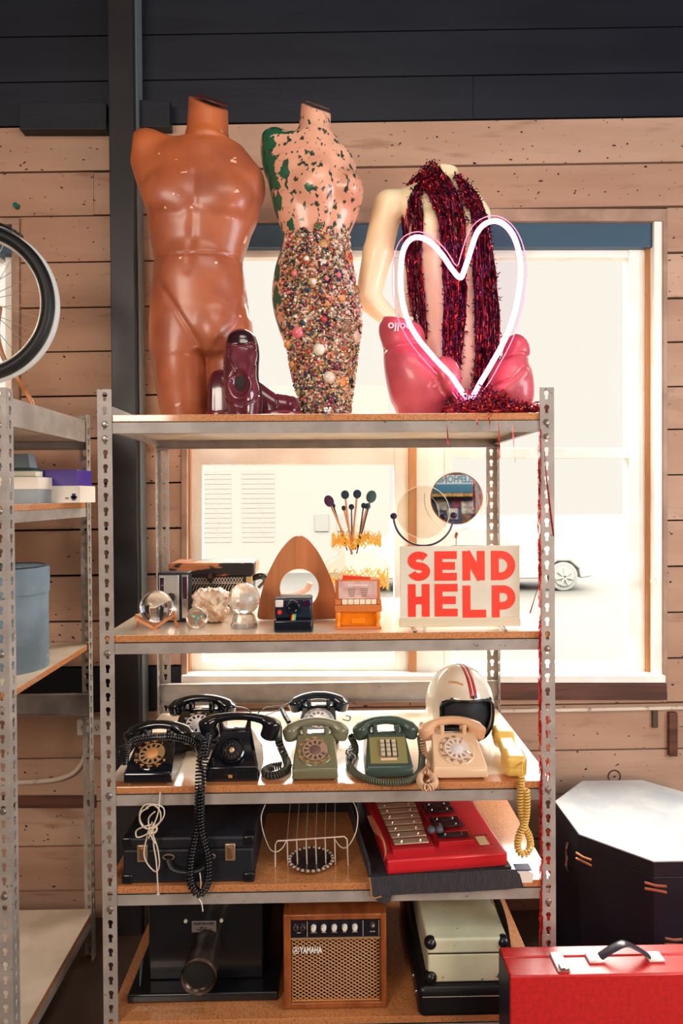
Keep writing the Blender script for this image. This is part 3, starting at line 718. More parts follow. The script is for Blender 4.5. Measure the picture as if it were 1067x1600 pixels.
# --- cream female torso with a bent arm
Y3 = 2.16; b0, v03 = base_on(705, Y3, Z1)
m3 = thing('mannequin', 'cream headless female mannequin with bent arm, rightmost, draped in a tinsel scarf', 'mannequin', b0)
tab3 = [(286, 660, 722, 24, 0), (305, 640, 740, 34, 0), (325, 632, 752, 40, 0), (360, 634, 764, 43, 0), (400, 642, 766, 43, 0), (450, 652, 760, 38, 0), (490, 650, 766, 42, 0), (540, 642, 775, 48, 0), (600, 640, 780, 48, 0), (v03+12, 646, 776, 44, 0)]
def f3(p):
    d_ = s_prof(p, tab3, ex=2.1)
    d_ = smin(d_, s_cap(p, (690, 215, 0), (692, 295, 0), 23, 27), 16)
    d_ = smin(d_, s_cap(p, (660, 312, 0), (614, 322, 0), 22, 22), 14)
    d_ = smin(d_, s_cap(p, (725, 312, 0), (748, 336, 4), 22, 20), 14)
    arm = smin(s_cap(p, (608, 322, 0), (592, 395, 2), 23, 23), s_cap(p, (592, 395, 2), (576, 462, 6), 23, 20), 6)
    arm = smin(arm, s_cap(p, (576, 464, 6), (622, 512, -6), 19, 14), 8)
    hand = s_ell(p, (634, 524, -10), (14, 16, 9))
    for i in range(4): hand = smin(hand, s_cap(p, (638+3*i, 528-5*i, -14), (652+2*i, 545-7*i, -26), 4.6, 3.8), 2)
    hand = smin(hand, s_cap(p, (628, 512, -14), (640, 505, -26), 5, 4), 3)
    d_ = smin(d_, smin(arm, hand, 6), 6)
    d_ = smin(d_, s_ell(p, (665, 372, -34), (27, 28, 24)), 10); d_ = smin(d_, s_ell(p, (728, 372, -34), (27, 28, 24)), 10)
    d_ = smax(d_, s_plane(p, (690, 264, 0), (0.05, -0.97, -0.2)), 2.5)
    d_ = smax(d_, p[:, 1]-v03, 1.5)
    return d_+groove(p, [(628, 300), (626, 330), (632, 352)], 2.2, 1.6)
CRM = mat('cream_mannequin_paint', (252, 234, 196), 0.4, col2=(247, 224, 180), nscale=6, coat=0.2, sss=0.15)
sdf_obj('torso', f3, (545, 245, -90), (795, v03+6, 70), 2.8, CRM, m3, 705, v03, Y3)

# --- tinsel
TIN = mat('burgundy_tinsel', (116, 34, 62), 0.28, 0.8, col2=(66, 26, 60), nscale=60, mix=(0.4, 0.6))
TINR = mat('red_tinsel', (226, 62, 54), 0.25, 0.6, col2=(160, 26, 44), nscale=60)
def ribbon(bm, pts, w, mi=0, tw=None):
    pts, T, N = frames(pts); prev = None; a = random.uniform(0, 6) if tw is None else tw
    for i, p in enumerate(pts):
        a += random.uniform(-0.9, 0.9) if tw is None else 0
        B = T[i].cross(N[i]); s_ = (N[i]*math.cos(a)+B*math.sin(a))*w*0.5
        cur = (bm.verts.new(p-s_), bm.verts.new(p+s_))
        if prev: bm.faces.new((prev[0], cur[0], cur[1], prev[1])).material_index = mi
        prev = cur
def flake(bm, p, L, w, mi=0):
    dv = Vector((random.gauss(0, 1), random.gauss(0, 1), random.gauss(0, 1))).normalized()*L; mid = p+dv*0.5+Vector((random.gauss(0, 1), random.gauss(0, 1), random.gauss(0, 1)))*L*0.15
    ribbon(bm, [p, mid, p+dv], w, mi)
s3 = S(Y3)
def tor_w(u, v):
    T_ = np.array(tab3); L = np.interp(v, T_[:, 0], T_[:, 1]); R = np.interp(v, T_[:, 0], T_[:, 2]); b = np.interp(v, T_[:, 0], T_[:, 3])
    q = min(1, abs((u-(L+R)/2)/((R-L)/2))); w_ = -b*(1-q**2.1)**(1/2.1)
    br = 0
    for uc in (665, 728):
        e = 1-((u-uc)/27)**2-((v-372)/28)**2
        if e > 0: br = min(br, -34-24*math.sqrt(e))
    return min(w_, br)-5
def L3(u, v, w): return Vector(((u-705)*s3, w*s3, (v03-v)*s3))
bands = [([(664, 272), (650, 292), (641, 325), (643, 400), (650, 470), (656, 540)], [10, 26, 28, 22, 20, 12], 330),
         ([(668, 268), (676, 300), (692, 340), (700, 400), (704, 470), (699, 540), (696, 605)], [18, 46, 44, 36, 34, 32, 22], 700),
         ([(713, 288), (728, 318), (742, 352), (752, 420), (757, 500), (754, 570), (746, 622)], [14, 32, 38, 44, 48, 48, 40], 800)]
sc_ = thing('tinsel_scarf', 'burgundy tinsel scarf with long fringes hanging round the cream mannequin neck', 'scarf', b0)
for pts, wd, N_ in bands:
    bm = new(); U = np.array(pts, float); tt = np.arange(len(pts))
    def cen(t): return np.interp(t, tt, U[:, 0]), np.interp(t, tt, U[:, 1]), np.interp(t, tt, wd)
    for _ in range(N_):
        t0 = random.uniform(0, tt[-1]-1.0); ln = random.uniform(0.5, 2.0); off = random.uniform(-0.5, 0.5); q = []
        for i in range(9):
            t = min(tt[-1], t0+ln*i/8); u, v, w_ = cen(t); x = u+off*w_+random.uniform(-0.8, 0.8)
            q.append(L3(x, v, tor_w(x, v)-random.uniform(0, 5)))
        ribbon(bm, q, random.uniform(0.8, 2.0)*s3, random.choice((0, 0, 0, 1)))
    for _ in range(N_*2):
        t = random.uniform(0, tt[-1]); u, v, w_ = cen(t); x = u+random.uniform(-0.55, 0.55)*w_
        flake(bm, L3(x, v, tor_w(x, v)-random.uniform(0, 6)), random.uniform(2, 7)*s3, random.uniform(1, 2.4)*s3, random.choice((0, 0, 1)))
    obj('fringe', bm, [TIN, TINR], sc_, smooth=0)
bm = new()
for i in range(26):  # neck loop
    q = []
    for j in range(15):
        a = math.radians(-20+220*j/14); rr_ = 30+random.uniform(-2, 3)
        q.append(L3(690+rr_*math.cos(a), 282+random.uniform(-6, 6), rr_*math.sin(a)*0.95))
    ribbon(bm, q, 3*s3, random.choice((0, 1)))
obj('neck_loop', bm, [TIN, TINR], sc_, smooth=0)
# loose tinsel heap
Yg = 1.90; bg_, vg = base_on(760, Yg, Z1); sg = S(Yg)
tg = thing('tinsel_garland', 'tangled red and burgundy tinsel heap spilling over the right end of the top shelf', 'tinsel', bg_)
bm = new()
for _ in range(1500):
    x = random.gauss(0.02, 0.075); x = max(-0.125, min(0.118, x)); y = random.uniform(-0.125, 0.05)
    top = 0.06*math.exp(-((x+0.03)/0.07)**2)+0.028; z = random.uniform(0.003, top)*(1-abs(y)*2)
    flake(bm, Vector((x, y, z)), random.uniform(0.008, 0.026), random.uniform(0.002, 0.005), random.choice((0, 0, 1, 1)))
for _ in range(70):
    x = random.uniform(-0.10, 0.08); c = Vector((x, random.uniform(-0.13, 0.0), random.uniform(0.01, 0.04)))
    q = [c+Vector((0.03*math.sin(i*0.9+x*9), 0.012*math.cos(i), -0.004*i+0.012*math.sin(i*1.4))) for i in range(8)]
    ribbon(bm, q, 0.003, random.choice((0, 1)))
obj('heap', bm, [TIN, TINR], tg, smooth=0)
for u, v1 in ((696, 694), (777, 716), (798, 722), (762, 672), (742, 664)):
    a = P(u, 640, 1.752)-bg_; e = P(u+(4 if u < 790 else 7), v1, 1.745)-bg_; bm = new()
    q = [Vector((a.x, a.y+0.03, Z1+0.004-bg_.z)), Vector((a.x, a.y-0.002, Z1+0.002-bg_.z))]
    for i in range(1, 9):
        t = i/8; z0_ = Z1-bg_.z; q.append(Vector((a.x+(e.x-a.x)*t+random.uniform(-.001, .001), a.y-0.006, z0_+(e.z-z0_)*t)))
    ribbon(bm, q, 0.0034, 1); obj('hanging_strand', bm, [TIN, TINR], tg, smooth=0)
STRD = mat('bright_red_streamer', (232, 58, 50), 0.35, 0.1)
st = thing('tinsel_streamer', 'long narrow red tinsel streamer hanging down the right front post', 'tinsel', P(846, 670, 1.80))
b_ = st.location.copy()
for k_, (u, va, vb, N_, yy, sp_) in enumerate(((842.5, 668, 900, 110, 1.752, 2.0), (843.5, 880, 1200, 150, 1.752, 2.0), (845.0, 1180, 1475, 150, 1.752, 2.2), (855, 1100, 1225, 60, 1.7615, 5), (856, 1262, 1375, 60, 1.7615, 5), (857, 1412, 1470, 40, 1.7615, 5))):
    bm = new()
    for _ in range(N_):
        v = random.uniform(va, vb-8); c = P(u+random.uniform(-sp_, sp_), v, yy+random.uniform(0, 0.0016))-b_
        q = [c+Vector((random.uniform(-0.0015, 0.0015), random.uniform(-0.001, 0.001), -i*random.uniform(0.004, 0.010))) for i in range(5)]
        ribbon(bm, q, random.uniform(0.003, 0.006), random.choice((0, 1, 1, 1)), tw=random.uniform(-0.4, 0.4)+PI/2)
    obj('strand', bm, [TINR, STRD], st, smooth=0)
bm = new(); ribbon(bm, [P(x, y, 1.80)-b_ for x, y in ((846, 880), (843, 905), (838, 925), (832, 945), (828, 958))], 0.004, 1); ribbon(bm, [P(x, y, 1.752)-b_ for x, y in ((850, 700), (853, 740), (857, 775), (861, 810), (865, 838))], 0.005, 1); obj('loose_end', bm, [TIN, TINR], st, smooth=0)

# --- neon heart
Yh = 1.87; bh, vh = base_on(725, Yh, Z1); sh = S(Yh)
nh = thing('neon_heart_sign', 'glowing pink white neon heart on clear acrylic in front of the cream mannequin', 'neon sign', bh)
HP = [(720, 434), (707, 420), (692, 398), (674, 379), (656, 371), (641, 376), (631, 394), (627, 430), (629, 466), (638, 500), (655, 530), (680, 560), (706, 588), (733, 622),
      (752, 596), (772, 563), (791, 528), (805, 490), (813, 450), (815, 412), (808, 378), (795, 356), (778, 346), (760, 350), (746, 366), (735, 398), (726, 424)]
def H3(u, v, y=0.0): return Vector(((u-725)*sh, y, (vh-v)*sh))
NEON = mat('pink_neon', (255, 190, 225), 0.3, emit=(255, 150, 205), estr=7.5)
core = cat([H3(u, v) for u, v in HP], 5, closed=True)
obj('neon_tube', tube(new(), core, 4.0*sh, 10, closed=True), NEON, nh, smooth=180)
ACR = glassy('clear_acrylic', (250, 246, 250))
cen_ = Vector((724, 480))
outp = []
for i, (u, v) in enumerate(HP):
    a = Vector(HP[i-1]); b = Vector(HP[(i+1) % len(HP)]); t_ = (b-a).normalized(); n_ = Vector((-t_.y, t_.x))
    if i == 0: n_ = Vector((0, -1))
    outp.append(Vector((u, v))+n_*12*(-1 if (Vector((u, v))-cen_).dot(n_) < 0 and i not in (0,) else 1))
outp = cat([(p_.x, p_.y, 0) for p_ in outp[1:-1]], 3, closed=True)
k = prism(new(), [((p_.x-725)*sh, (vh-p_.y)*sh) for p_ in outp], 0.012, 0.018); obj('acrylic_back', k, ACR, nh, smooth=0)
obj('acrylic_edge', tube(new(), [Vector(((p_.x-725)*sh, 0.015, (vh-p_.y)*sh)) for p_ in outp], 0.0016, 5, closed=True), mat('bright_acrylic_edge', (250, 220, 235), 0.2, alpha=0.6), nh)
k = new(); box(k, -0.07, 0.07, -0.02, 0.05, 0.0, 0.006); obj('acrylic_foot', k, mat('dark_acrylic', (70, 24, 44), 0.15), nh, bevel=0.001)
k = prism(new(), [(-0.03, 0.006), (0.06, 0.006), (-0.018, 0.10)], 0.02, 0.025); obj('foot_gusset', k, mat('red_acrylic', (150, 40, 62), 0.15, coat=1), nh, smooth=0)

# --- boxing gloves
Yg1 = 1.98; bgl, vgl = base_on(655, Yg1, Z1)
g1 = thing('boxing_glove', 'large pink red boxing glove standing cuff up with its lettering upside down', 'boxing glove', bgl, group=None)
tg1 = [(494, 600, 642, 22, 0), (506, 594, 654, 29, 0), (520, 593, 663, 31, 0), (535, 597, 665, 30, 0), (546, 600, 667, 30, 0), (560, 600, 684, 40, 0), (582, 602, 704, 48, 0), (605, 606, 715, 50, 0), (625, 611, 714, 46, 0), (642, 619, 704, 40, 0), (vgl+4, 626, 694, 34, 0)]
def fg1(p):
    d_ = s_prof(p, tg1, ex=2.2)
    d_ = smax(d_, s_plane(p, (620, 500, 0), (0.22, -0.95, -0.1)), 3)
    d_ = smax(d_, -s_ell(p, (622, 496, 0), (20, 18, 18)), 2)
    d_ = smin(d_, s_ell(p, (690, 598, -34), (24, 34, 24)), 5)
    return smax(d_, p[:, 1]-vgl, 2)+groove(p, [(596, 549), (628, 545), (668, 538)], 3, 2.4)+groove(p, [(652, 568), (672, 590), (684, 618), (700, 632)], 3, 4.0)+groove(p, [(666, 612), (680, 602)], 2, 1.5)
GLV = mat('pink_red_leather', (208, 92, 102), 0.38, col2=(194, 78, 92), nscale=10, bump=0.12, bscale=60, coat=0.25)
sdf_obj('glove_body', fg1, (585, 485, -70), (725, vgl+5, 65), 2.2, GLV, g1, 655, vgl, Yg1)
WLET = mat('white_lettering', (240, 214, 208), 0.5)
text('brand_lettering', 'bollo', 0.034, WLET, g1, ((622-655)*S(Yg1), -0.0635, (vgl-519)*S(Yg1)), (PI/2, PI+0.06, -0.1), bold=0.02, ext=0.002)
Yg2 = 1.97; bgr, vgr = base_on(798, Yg2, Z1)
g2 = thing('boxing_glove', 'pink red boxing glove seen end on, at the right end of the top shelf', 'boxing glove', bgr)
tg2 = [(521, 800, 812, 8, 0), (530, 794, 821, 18, 0), (545, 788, 827, 24, 0), (556, 785, 827, 26, 0), (566, 774, 824, 34, 0), (582, 766, 829, 42, 0), (602, 764, 832, 44, 0), (622, 768, 832, 42, 0), (642, 778, 827, 34, 0), (vgr+4, 786, 820, 28, 0)]
def fg2(p):
    d_ = s_prof(p, tg2, ex=2.1); d_ = smin(d_, s_cap(p, (782, 612, -34), (806, 590, -36), 13, 10), 4)
    return smax(d_, p[:, 1]-vgr, 2)+groove(p, [(785, 562), (806, 556), (828, 560)], 3, 3)+groove(p, [(768, 606), (790, 598), (806, 582)], 2.4, 3)
sdf_obj('glove_body', fg2, (755, 512, -65), (842, vgr+5, 58), 2.2, GLV, g2, 798, vgr, Yg2)

# --- shoes
OX = mat('burgundy_shoe_leather', (106, 40, 52), 0.2, col2=(84, 28, 40), nscale=14, coat=0.7, crough=0.08)
OXD = mat('dark_shoe_sole', (58, 22, 26), 0.35); LIN = mat('shoe_lining', (40, 18, 20), 0.7)
Ys = 1.90; bs_, vs_ = base_on(378, Ys, Z1)
sh1 = thing('leather_shoe', 'burgundy leather shoe standing upright on its heel against the orange mannequin', 'shoe', bs_)
ts1 = [(516, 370, 386, 8, 2), (522, 362, 394, 14, 2), (534, 356, 400, 18, 1), (552, 352, 403, 21, 0), (572, 351, 402, 22, -2), (592, 351, 402, 25, -3), (608, 351, 406, 29, -3), (625, 353, 408, 30, -2), (640, 356, 407, 29, 0), (vs_+5, 360, 403, 26, 0)]
def fs1(p):
    d_ = s_prof(p, ts1, ex=2.4); d_ = smax(d_, -s_ell(p, (379, 603, -36), (17, 22, 20)), 4)
    return smax(smax(d_, p[:, 1]-vs_, 1.5), p[:, 2]-14, 2)+groove(p, [(350, 548), (372, 545), (404, 549)], 1.2, 1.6)+groove(p, [(350, 616), (362, 632), (380, 638), (398, 632), (408, 616)], 1.3, 1.8)+groove(p, [(351, 573), (364, 568), (374, 586), (366, 596), (352, 600)], 1.2, 1.4)+groove(p, [(362, 548), (362, 565)], 1.0, 1)+groove(p, [(404, 560), (394, 590), (398, 598)], 1.2, 1.2)
sdf_obj('upper', fs1, (345, 510, -50), (414, vs_+4, 22), 1.3, OX, sh1, 378, vs_, Ys)
def fs1c(p): return smax(fs1(p)-0.7, p[:, 1]-544-0.012*(p[:, 0]-378)**2*-1, 0.8)
sdf_obj('toe_cap', fs1c, (345, 508, -50), (414, 552, 22), 1.3, mat('dark_polished_toe', (48, 22, 28), 0.15, coat=0.9, crough=0.05), sh1, 378, vs_, Ys)
def fs1b(p):
    q = s_prof(p, [(a-1.5, b-2, c+2, 60, 0) for a, b, c, _, _ in ts1[:-1]]+[(vs_+5, 358, 405, 60, 0)], ex=2.4)
    return smax(smax(q, np.abs(p[:, 2]-17)-3.2, 1), p[:, 1]-vs_, 1)
sdf_obj('sole', fs1b, (345, 508, 10), (416, vs_+4, 24), 1.4, OXD, sh1, 378, vs_, Ys)
k = new(); box(k, -0.036, 0.036, 0.034, 0.06, 0.0, 0.105); obj('heel', k, OXD, sh1, bevel=0.006)
k = new(); sphere(k, ((379-378)*S(Ys), -0.026, (vs_-603)*S(Ys)), 0.030, 24, 14, sx=0.95, sy=0.42, sz=1.25); obj('lining', k, LIN, sh1)
Ys2 = 2.0; bs_, vs2 = base_on(400, Ys2, Z1)
sh2 = thing('leather_shoe', 'burgundy leather shoe lying flat behind the upright one with its toe pointing right', 'shoe', bs_)
def fs2(p):
    q = p[:, [1, 0, 2]]
    d_ = s_prof(q, [(326, 604, vs2+30, 14, 0), (332, 588, vs2+30, 22, 0), (344, 579, vs2+30, 25, 0), (365, 584, vs2+30, 26, 0), (395, 590, vs2+30, 27, 0), (412, 600, vs2+30, 29, 0), (432, 614, vs2+30, 31, 0), (452, 619, vs2+30, 29, 0), (466, 627, vs2+30, 22, 0), (472, 640, vs2+30, 12, 0)], ex=3.0)
    d_ = smax(d_, -s_ell(p, (366, 572, 0), (24, 14, 15)), 3)
    return smax(d_, p[:, 1]-(vs2-15), 1.2)+groove(p, [(432, 612), (436, 640)], 1.2, 1.4)+groove(p, [(398, 592), (412, 640)], 1.2, 1.2)
sdf_obj('upper', fs2, (320, 572, -36), (478, vs2, 36), 1.9, OX, sh2, 400, vs2, Ys2)
def fs2b(p):
    q = p[:, [1, 0, 2]]
    d_ = s_prof(q, [(325, vs2-60, vs2+60, 20, 0), (336, vs2-60, vs2+60, 27, 0), (370, vs2-60, vs2+60, 26, 0), (400, vs2-60, vs2+60, 25, 0), (430, vs2-60, vs2+60, 33, 0), (455, vs2-60, vs2+60, 31, 0), (474, vs2-60, vs2+60, 14, 0)], ex=2.2)
    d_ = smax(d_, smax(p[:, 1]-vs2, (vs2-17)-p[:, 1], 1), 1.5)
    return smax(d_, -s_box(p, (391, vs2+2, 0), (23, 9, 60), 2), 1.5)
sdf_obj('sole', fs2b, (318, vs2-22, -40), (482, vs2+4, 40), 1.9, mat('red_brown_sole', (120, 34, 38), 0.3, coat=0.4), sh2, 400, vs2, Ys2)
t = thing('rhinestone_brooch', 'tiny clear rhinestone brooch on the front edge of the top shelf below the jewels', 'brooch', (P(511, 650, 1.752).x, 1.757, Z1))
k = new()
for i in range(9):
    vs = (random.uniform(-0.009, 0.009), random.uniform(-0.006, 0.004), random.uniform(0.003, 0.014)); sphere(k, vs, 0.0042, 6, 4)
obj('stones', k, mat('rhinestone', (236, 232, 226), 0.08, 0.4), t, smooth=0)
k = new(); box(k, -0.003, 0.001, -0.008, -0.005, -0.016, 0.004, RY(0.3)); obj('pin', k, RIV, t)
# ---------------------------------------------------------------- second shelf
def at2(px, py, Z=Z2): return PG(px, py, Z)
def glass(name, col=(255, 255, 255), rough=0.0, ior=1.45):
    return mat(name, col, rough, trans=1.0, ior=ior)
GLS = glass('crystal_glass', ior=1.33)
GLR = mat('clouded_crystal', (250, 244, 236), 0.08, trans=0.6, ior=1.35, col2=(226, 206, 188), nscale=30)
LOAK = mat('light_wood', (206, 138, 84), 0.4, col2=(182, 112, 62), nscale=9, stretch=(3, 3, 0.4), coat=0.3)
BLK = mat('black_plastic', (16, 17, 20), 0.28, coat=0.4)
CHR = mat('chrome', (210, 206, 200), 0.15, 1.0)

b = at2(240, 984); s_ = S(b.y)
t = thing('crystal_ball', 'large clear crystal ball resting in a wooden stand, leftmost on the second shelf', 'crystal ball', (b.x, b.y, Z2))
k = new(); sphere(k, (0, 0.03, 0.060), 0.046, 40, 24); obj('ball', k, GLS, t, smooth=180)
st_ = thing('ball_stand', 'small angular wooden stand holding the large crystal ball', 'stand', (b.x, b.y+0.03, Z2))
k = new()
for a, L in ((0.55, 0.062), (-0.55, 0.066)):
    M = RZ(0.25) @ T3(0, 0, 0.004)
    box(k, -0.003, L, -0.03, -0.018, 0, 0.007, M @ RY(-a if a > 0 else PI+0.55)); box(k, -0.003, L, 0.018, 0.03, 0, 0.007, M @ RY(-a if a > 0 else PI+0.55))
obj('cradle', k, LOAK, st_, smooth=0, bevel=0.001)
k = new(); tube(k, [(0.048, 0, 0.030), (0.062, -0.01, 0.001)], 0.0045, 6); tube(k, [(-0.048, 0, 0.030), (-0.056, 0.01, 0.001)], 0.0045, 6); obj('foot', k, LOAK, st_)

b = at2(305, 984)
t = thing('glass_orb', 'small glass orb with a star of facets inside, in front of the white rock', 'glass orb', (b.x, b.y+0.02, Z2))
k = new(); sphere(k, (0, 0, 0.030), 0.030, 32, 20); obj('orb', k, GLS, t, smooth=180)
k = new()
for a in (0.5, 2.6, 4.6): tube(k, [(0, 0, 0.03), (0.018*math.cos(a), 0.0, 0.03+0.018*math.sin(a))], [0.004, 0.0015], 5)
obj('inner_star', k, mat('green_glass_core', (120, 160, 140), 0.3), t)

b = at2(325, 976)
t = thing('quartz_rock', 'knobbly cream white quartz rock between the radio and the faceted ball', 'rock', (b.x, b.y+0.04, Z2))
rk = np.random.default_rng(3); RC = [(rk.uniform(-0.035, 0.035), rk.uniform(-0.02, 0.02), rk.uniform(0.015, 0.092), rk.uniform(0.014, 0.026)) for _ in range(34)]
def frock(p):
    d_ = s_box(p, (0, 0, 0.05), (0.046, 0.032, 0.048), 0.018)
    for x, y, z, r in RC:
        n_ = np.array([x, y, 0])/0.045; d_ = smin(d_, s_ell(p, (x*1.16, y*1.7, z), (r*0.8, r*0.8, r*0.8)), 0.0015)
    d_ = d_+0.002*np.sin(p[:, 0]*420+2)*np.sin(p[:, 2]*380)+0.003*np.sin(p[:, 0]*190+p[:, 2]*90)*np.sin(p[:, 2]*170)*np.sin(p[:, 1]*150)
    return smax(d_, -p[:, 2], 0.003)
v, F = surf(frock, (-0.09, -0.08, -0.01), (0.09, 0.08, 0.13), 0.0026)
ROCK = mat('quartz', (238, 222, 202), 0.45, col2=(196, 156, 124), nscale=34, mix=(0.42, 0.62), bump=0.8, bscale=70, sss=0.1)
obj('quartz', (v, F), ROCK, t, smooth=40)

b = at2(379, 984)
t = thing('crystal_ball', 'faceted crystal ball on a cut glass base beside the wooden arch', 'crystal ball', (b.x, b.y+0.035, Z2))
k = new(); lathe(k, [(0.037, 0), (0.038, 0.006), (0.030, 0.034), (0.024, 0.039)], 10, T3(0, 0, 0)); obj('base', k, GLR, t, smooth=0)
k = new(); sphere(k, (0, 0, 0.081), 0.045, 22, 14); obj('ball', k, GLR, t, smooth=0)

# radio
b = at2(262, 976); s_ = S(b.y+0.005)
t = thing('transistor_radio', 'old upright transistor radio with silver ribbed grille behind the large crystal ball', 'radio', (b.x+0.010, b.y+0.035, Z2), RZ(0.0).to_euler())
t.rotation_euler = (0, 0, 0.0)
W_, H_ = 0.086, 0.146
obj('case', cbox(-W_/2-0.004, W_/2, 0, 0.05, 0, H_), mat('radio_black_case', (30, 34, 44), 0.35), t, bevel=0.002)
obj('front_panel', cbox(-W_/2, 0.016, -0.003, 0, 0.006, H_-0.007), mat('radio_silver', (196, 190, 182), 0.35, 0.6), t, bevel=0.001)
k = new()
for i in range(30): box(k, -0.024, 0.010, -0.0048, -0.003, 0.012+i*0.0043, 0.0142+i*0.0043)
obj('grille', k, mat('radio_rib', (168, 162, 154), 0.4, 0.4), t, smooth=0)
obj('tuning_scale', cbox(-W_/2+0.004, -0.028, -0.005, -0.003, 0.05, 0.132), mat('plum_scale', (52, 30, 48), 0.2, coat=1), t, smooth=0)
k = new(); disc(k, (-0.006, -0.004, 0.075), 0.013, 0.006, seg=24); obj('tuning_knob', k, CHR, t)
obj('side_strip', cbox(0.024, W_/2-0.001, -0.004, 0, 0.012, H_-0.006), mat('radio_side_chrome', (190, 178, 168), 0.22, 0.7), t, bevel=0.001)
obj('plum_panel', cbox(0.027, W_/2-0.004, -0.0065, -0.004, 0.07, H_-0.012), mat('plum_panel', (66, 34, 54), 0.2, coat=1), t, smooth=0)

# accordion
Ya = 2.17; s_ = S(Ya); b = Vector((P(331, 900, Ya).x, Ya, Z2)); zt = P(331, 879, Ya).z-Z2; zl = P(331, 900, Ya).z-Z2; wd = 66.5*s_
t = thing('accordion', 'worn brown and black accordion with pierced metal grille behind the quartz rock', 'accordion', b)
obj('body', cbox(-wd+0.006, wd-0.012, 0, 0.13, 0, zl), mat('accordion_black', (26, 22, 24), 0.35, col2=(46, 34, 30), nscale=20), t, bevel=0.003)
ALID = mat('accordion_wood', (196, 126, 76), 0.4, col2=(176, 100, 56), nscale=8); speckle(ALID, (26, 22, 26), 16, 0.5, 0.53, stretch=(0.5, 1, 1.2), detail=6)
obj('lid', cbox(-wd, wd, -0.012, 0.135, zl, zt), ALID, t, bevel=0.008, bseg=3)
k = new(); GM = mat('pierced_grille', (206, 200, 196), 0.3, 0.8)
for i in range(24):
    x = -wd+0.012+i*(2*wd-0.05)/24
    tube(k, [(x, -0.006, zl-0.046), (x+0.004, -0.007, zl-0.034), (x+0.010, -0.007, zl-0.026)], 0.0013, 4); tube(k, [(x, -0.006, zl-0.004), (x+0.010, -0.006, zl-0.022)], 0.0013, 4); tube(k, [(x+0.010, -0.006, zl-0.004), (x, -0.006, zl-0.022)], 0.0013, 4)
box(k, -wd+0.008, wd-0.03, -0.007, -0.004, zl-0.025, zl-0.022)
obj('grille', k, GM, t)
obj('corner_plate', cbox(wd-0.028, wd-0.008, -0.008, 0.02, zl-0.062, zl-0.002), mat('brass_plate', (196, 170, 130), 0.3, 0.7), t, bevel=0.002)
k = new(); lathe(k, [(0.002, -0.03), (0.014, -0.012), (0.012, 0.0), (0.004, 0.010)], 12, T3(-0.002, -0.014, zl+0.008)); obj('clasp', k, mat('dark_brass', (70, 48, 38), 0.4, 0.6), t)
k = new(); tube(k, cat([(wd-0.01, 0.03, zl-0.012), (wd+0.02, 0.02, zl-0.004), (wd+0.032, 0.03, zl-0.02), (wd+0.01, 0.03, zl-0.045)], 6), 0.010, 8, ry=0.004); obj('strap', k, BLK, t)

# wooden arch with a round window
Ywa = 1.95; b, _ = base_on(462, Ywa, Z2); s_ = S(Ywa); vb = 774+(CAMZ-Z2)*FPX/Ywa
t = thing('wooden_arch', 'pointed wooden arch with a round porthole behind the instant camera', 'ornament', b)
half = [(0, 838), (4, 837.0), (14, 843), (28, 860), (40, 882), (50, 905), (57, 930), (61, 952), (62, 963), (56, 967), (30, vb-1), (0, vb)]
def ax_(u): return (u+4)*s_
pts = [((466-462+u)*s_, (vb-v)*s_) for u, v in half]+[((466-462-u*1.06)*s_, (vb-v)*s_) for u, v in half[::-1][1:-1]]
pp = cat([(x, z, 0) for x, z in pts], 4, closed=True); pp = [(q.x, max(0.0, q.y)) for q in pp]
cxh, czh, rh = 4*s_, (vb-919)*s_, 31.5*s_
def holed(bm, pp, y0, y1, cx, cz, r, mi_of=None):
    "slab with a round hole; pp must be star-shaped about the hole centre"
    A = []
    for x, z in pp: A.append((math.atan2(z-cz, x-cx), x, z))
    A.sort(); n = len(A); o0 = []; i0 = []; o1 = []; i1 = []
    for a, x, z in A:
        o0.append(bm.verts.new((x, y0, z))); o1.append(bm.verts.new((x, y1, z)))
        i0.append(bm.verts.new((cx+r*math.cos(a), y0, cz+r*math.sin(a)))); i1.append(bm.verts.new((cx+r*math.cos(a), y1, cz+r*math.sin(a))))
    for i in range(n):
        j = (i+1) % n
        for q in ((i0[i], o0[i], o0[j], i0[j]), (i1[i], i1[j], o1[j], o1[i]), (o0[i], o1[i], o1[j], o0[j]), (i0[i], i0[j], i1[j], i1[i])): bm.faces.new(q)
    return bm
ARCHW = mat('arch_veneer', (196, 124, 78), 0.4, col2=(178, 106, 64), nscale=5, stretch=(5, 5, 0.35), coat=0.25)
n_ = ARCHW.node_tree.nodes; l_ = ARCHW.node_tree.links; bb = n_['Principled BSDF']
tcx = n_.new('ShaderNodeTexCoord'); sx_ = n_.new('ShaderNodeSeparateXYZ'); l_.new(tcx.outputs['Object'], sx_.inputs[0])
mth = n_.new('ShaderNodeMath'); mth.operation = 'MULTIPLY'; l_.new(sx_.outputs['X'], mth.inputs[0]); mth.inputs[1].default_value = 17
flo = n_.new('ShaderNodeMath'); flo.operation = 'FLOOR'; l_.new(mth.outputs[0], flo.inputs[0]); wn = n_.new('ShaderNodeTexWhiteNoise'); wn.noise_dimensions = '1D'; l_.new(flo.outputs[0], wn.inputs['W'])
mm_ = n_.new('ShaderNodeMapRange'); mm_.inputs['To Min'].default_value = 0.80; mm_.inputs['To Max'].default_value = 1.12; l_.new(wn.outputs[0], mm_.inputs['Value'])
mx_ = n_.new('ShaderNodeVectorMath'); mx_.operation = 'SCALE'; l_.new(bb.inputs['Base Color'].links[0].from_socket, mx_.inputs[0]); l_.new(mm_.outputs[0], mx_.inputs['Scale']); l_.new(mx_.outputs[0], bb.inputs['Base Color'])
obj('front_panel', holed(new(), pp, 0, 0.016, cxh, czh, rh), ARCHW, t, smooth=30)
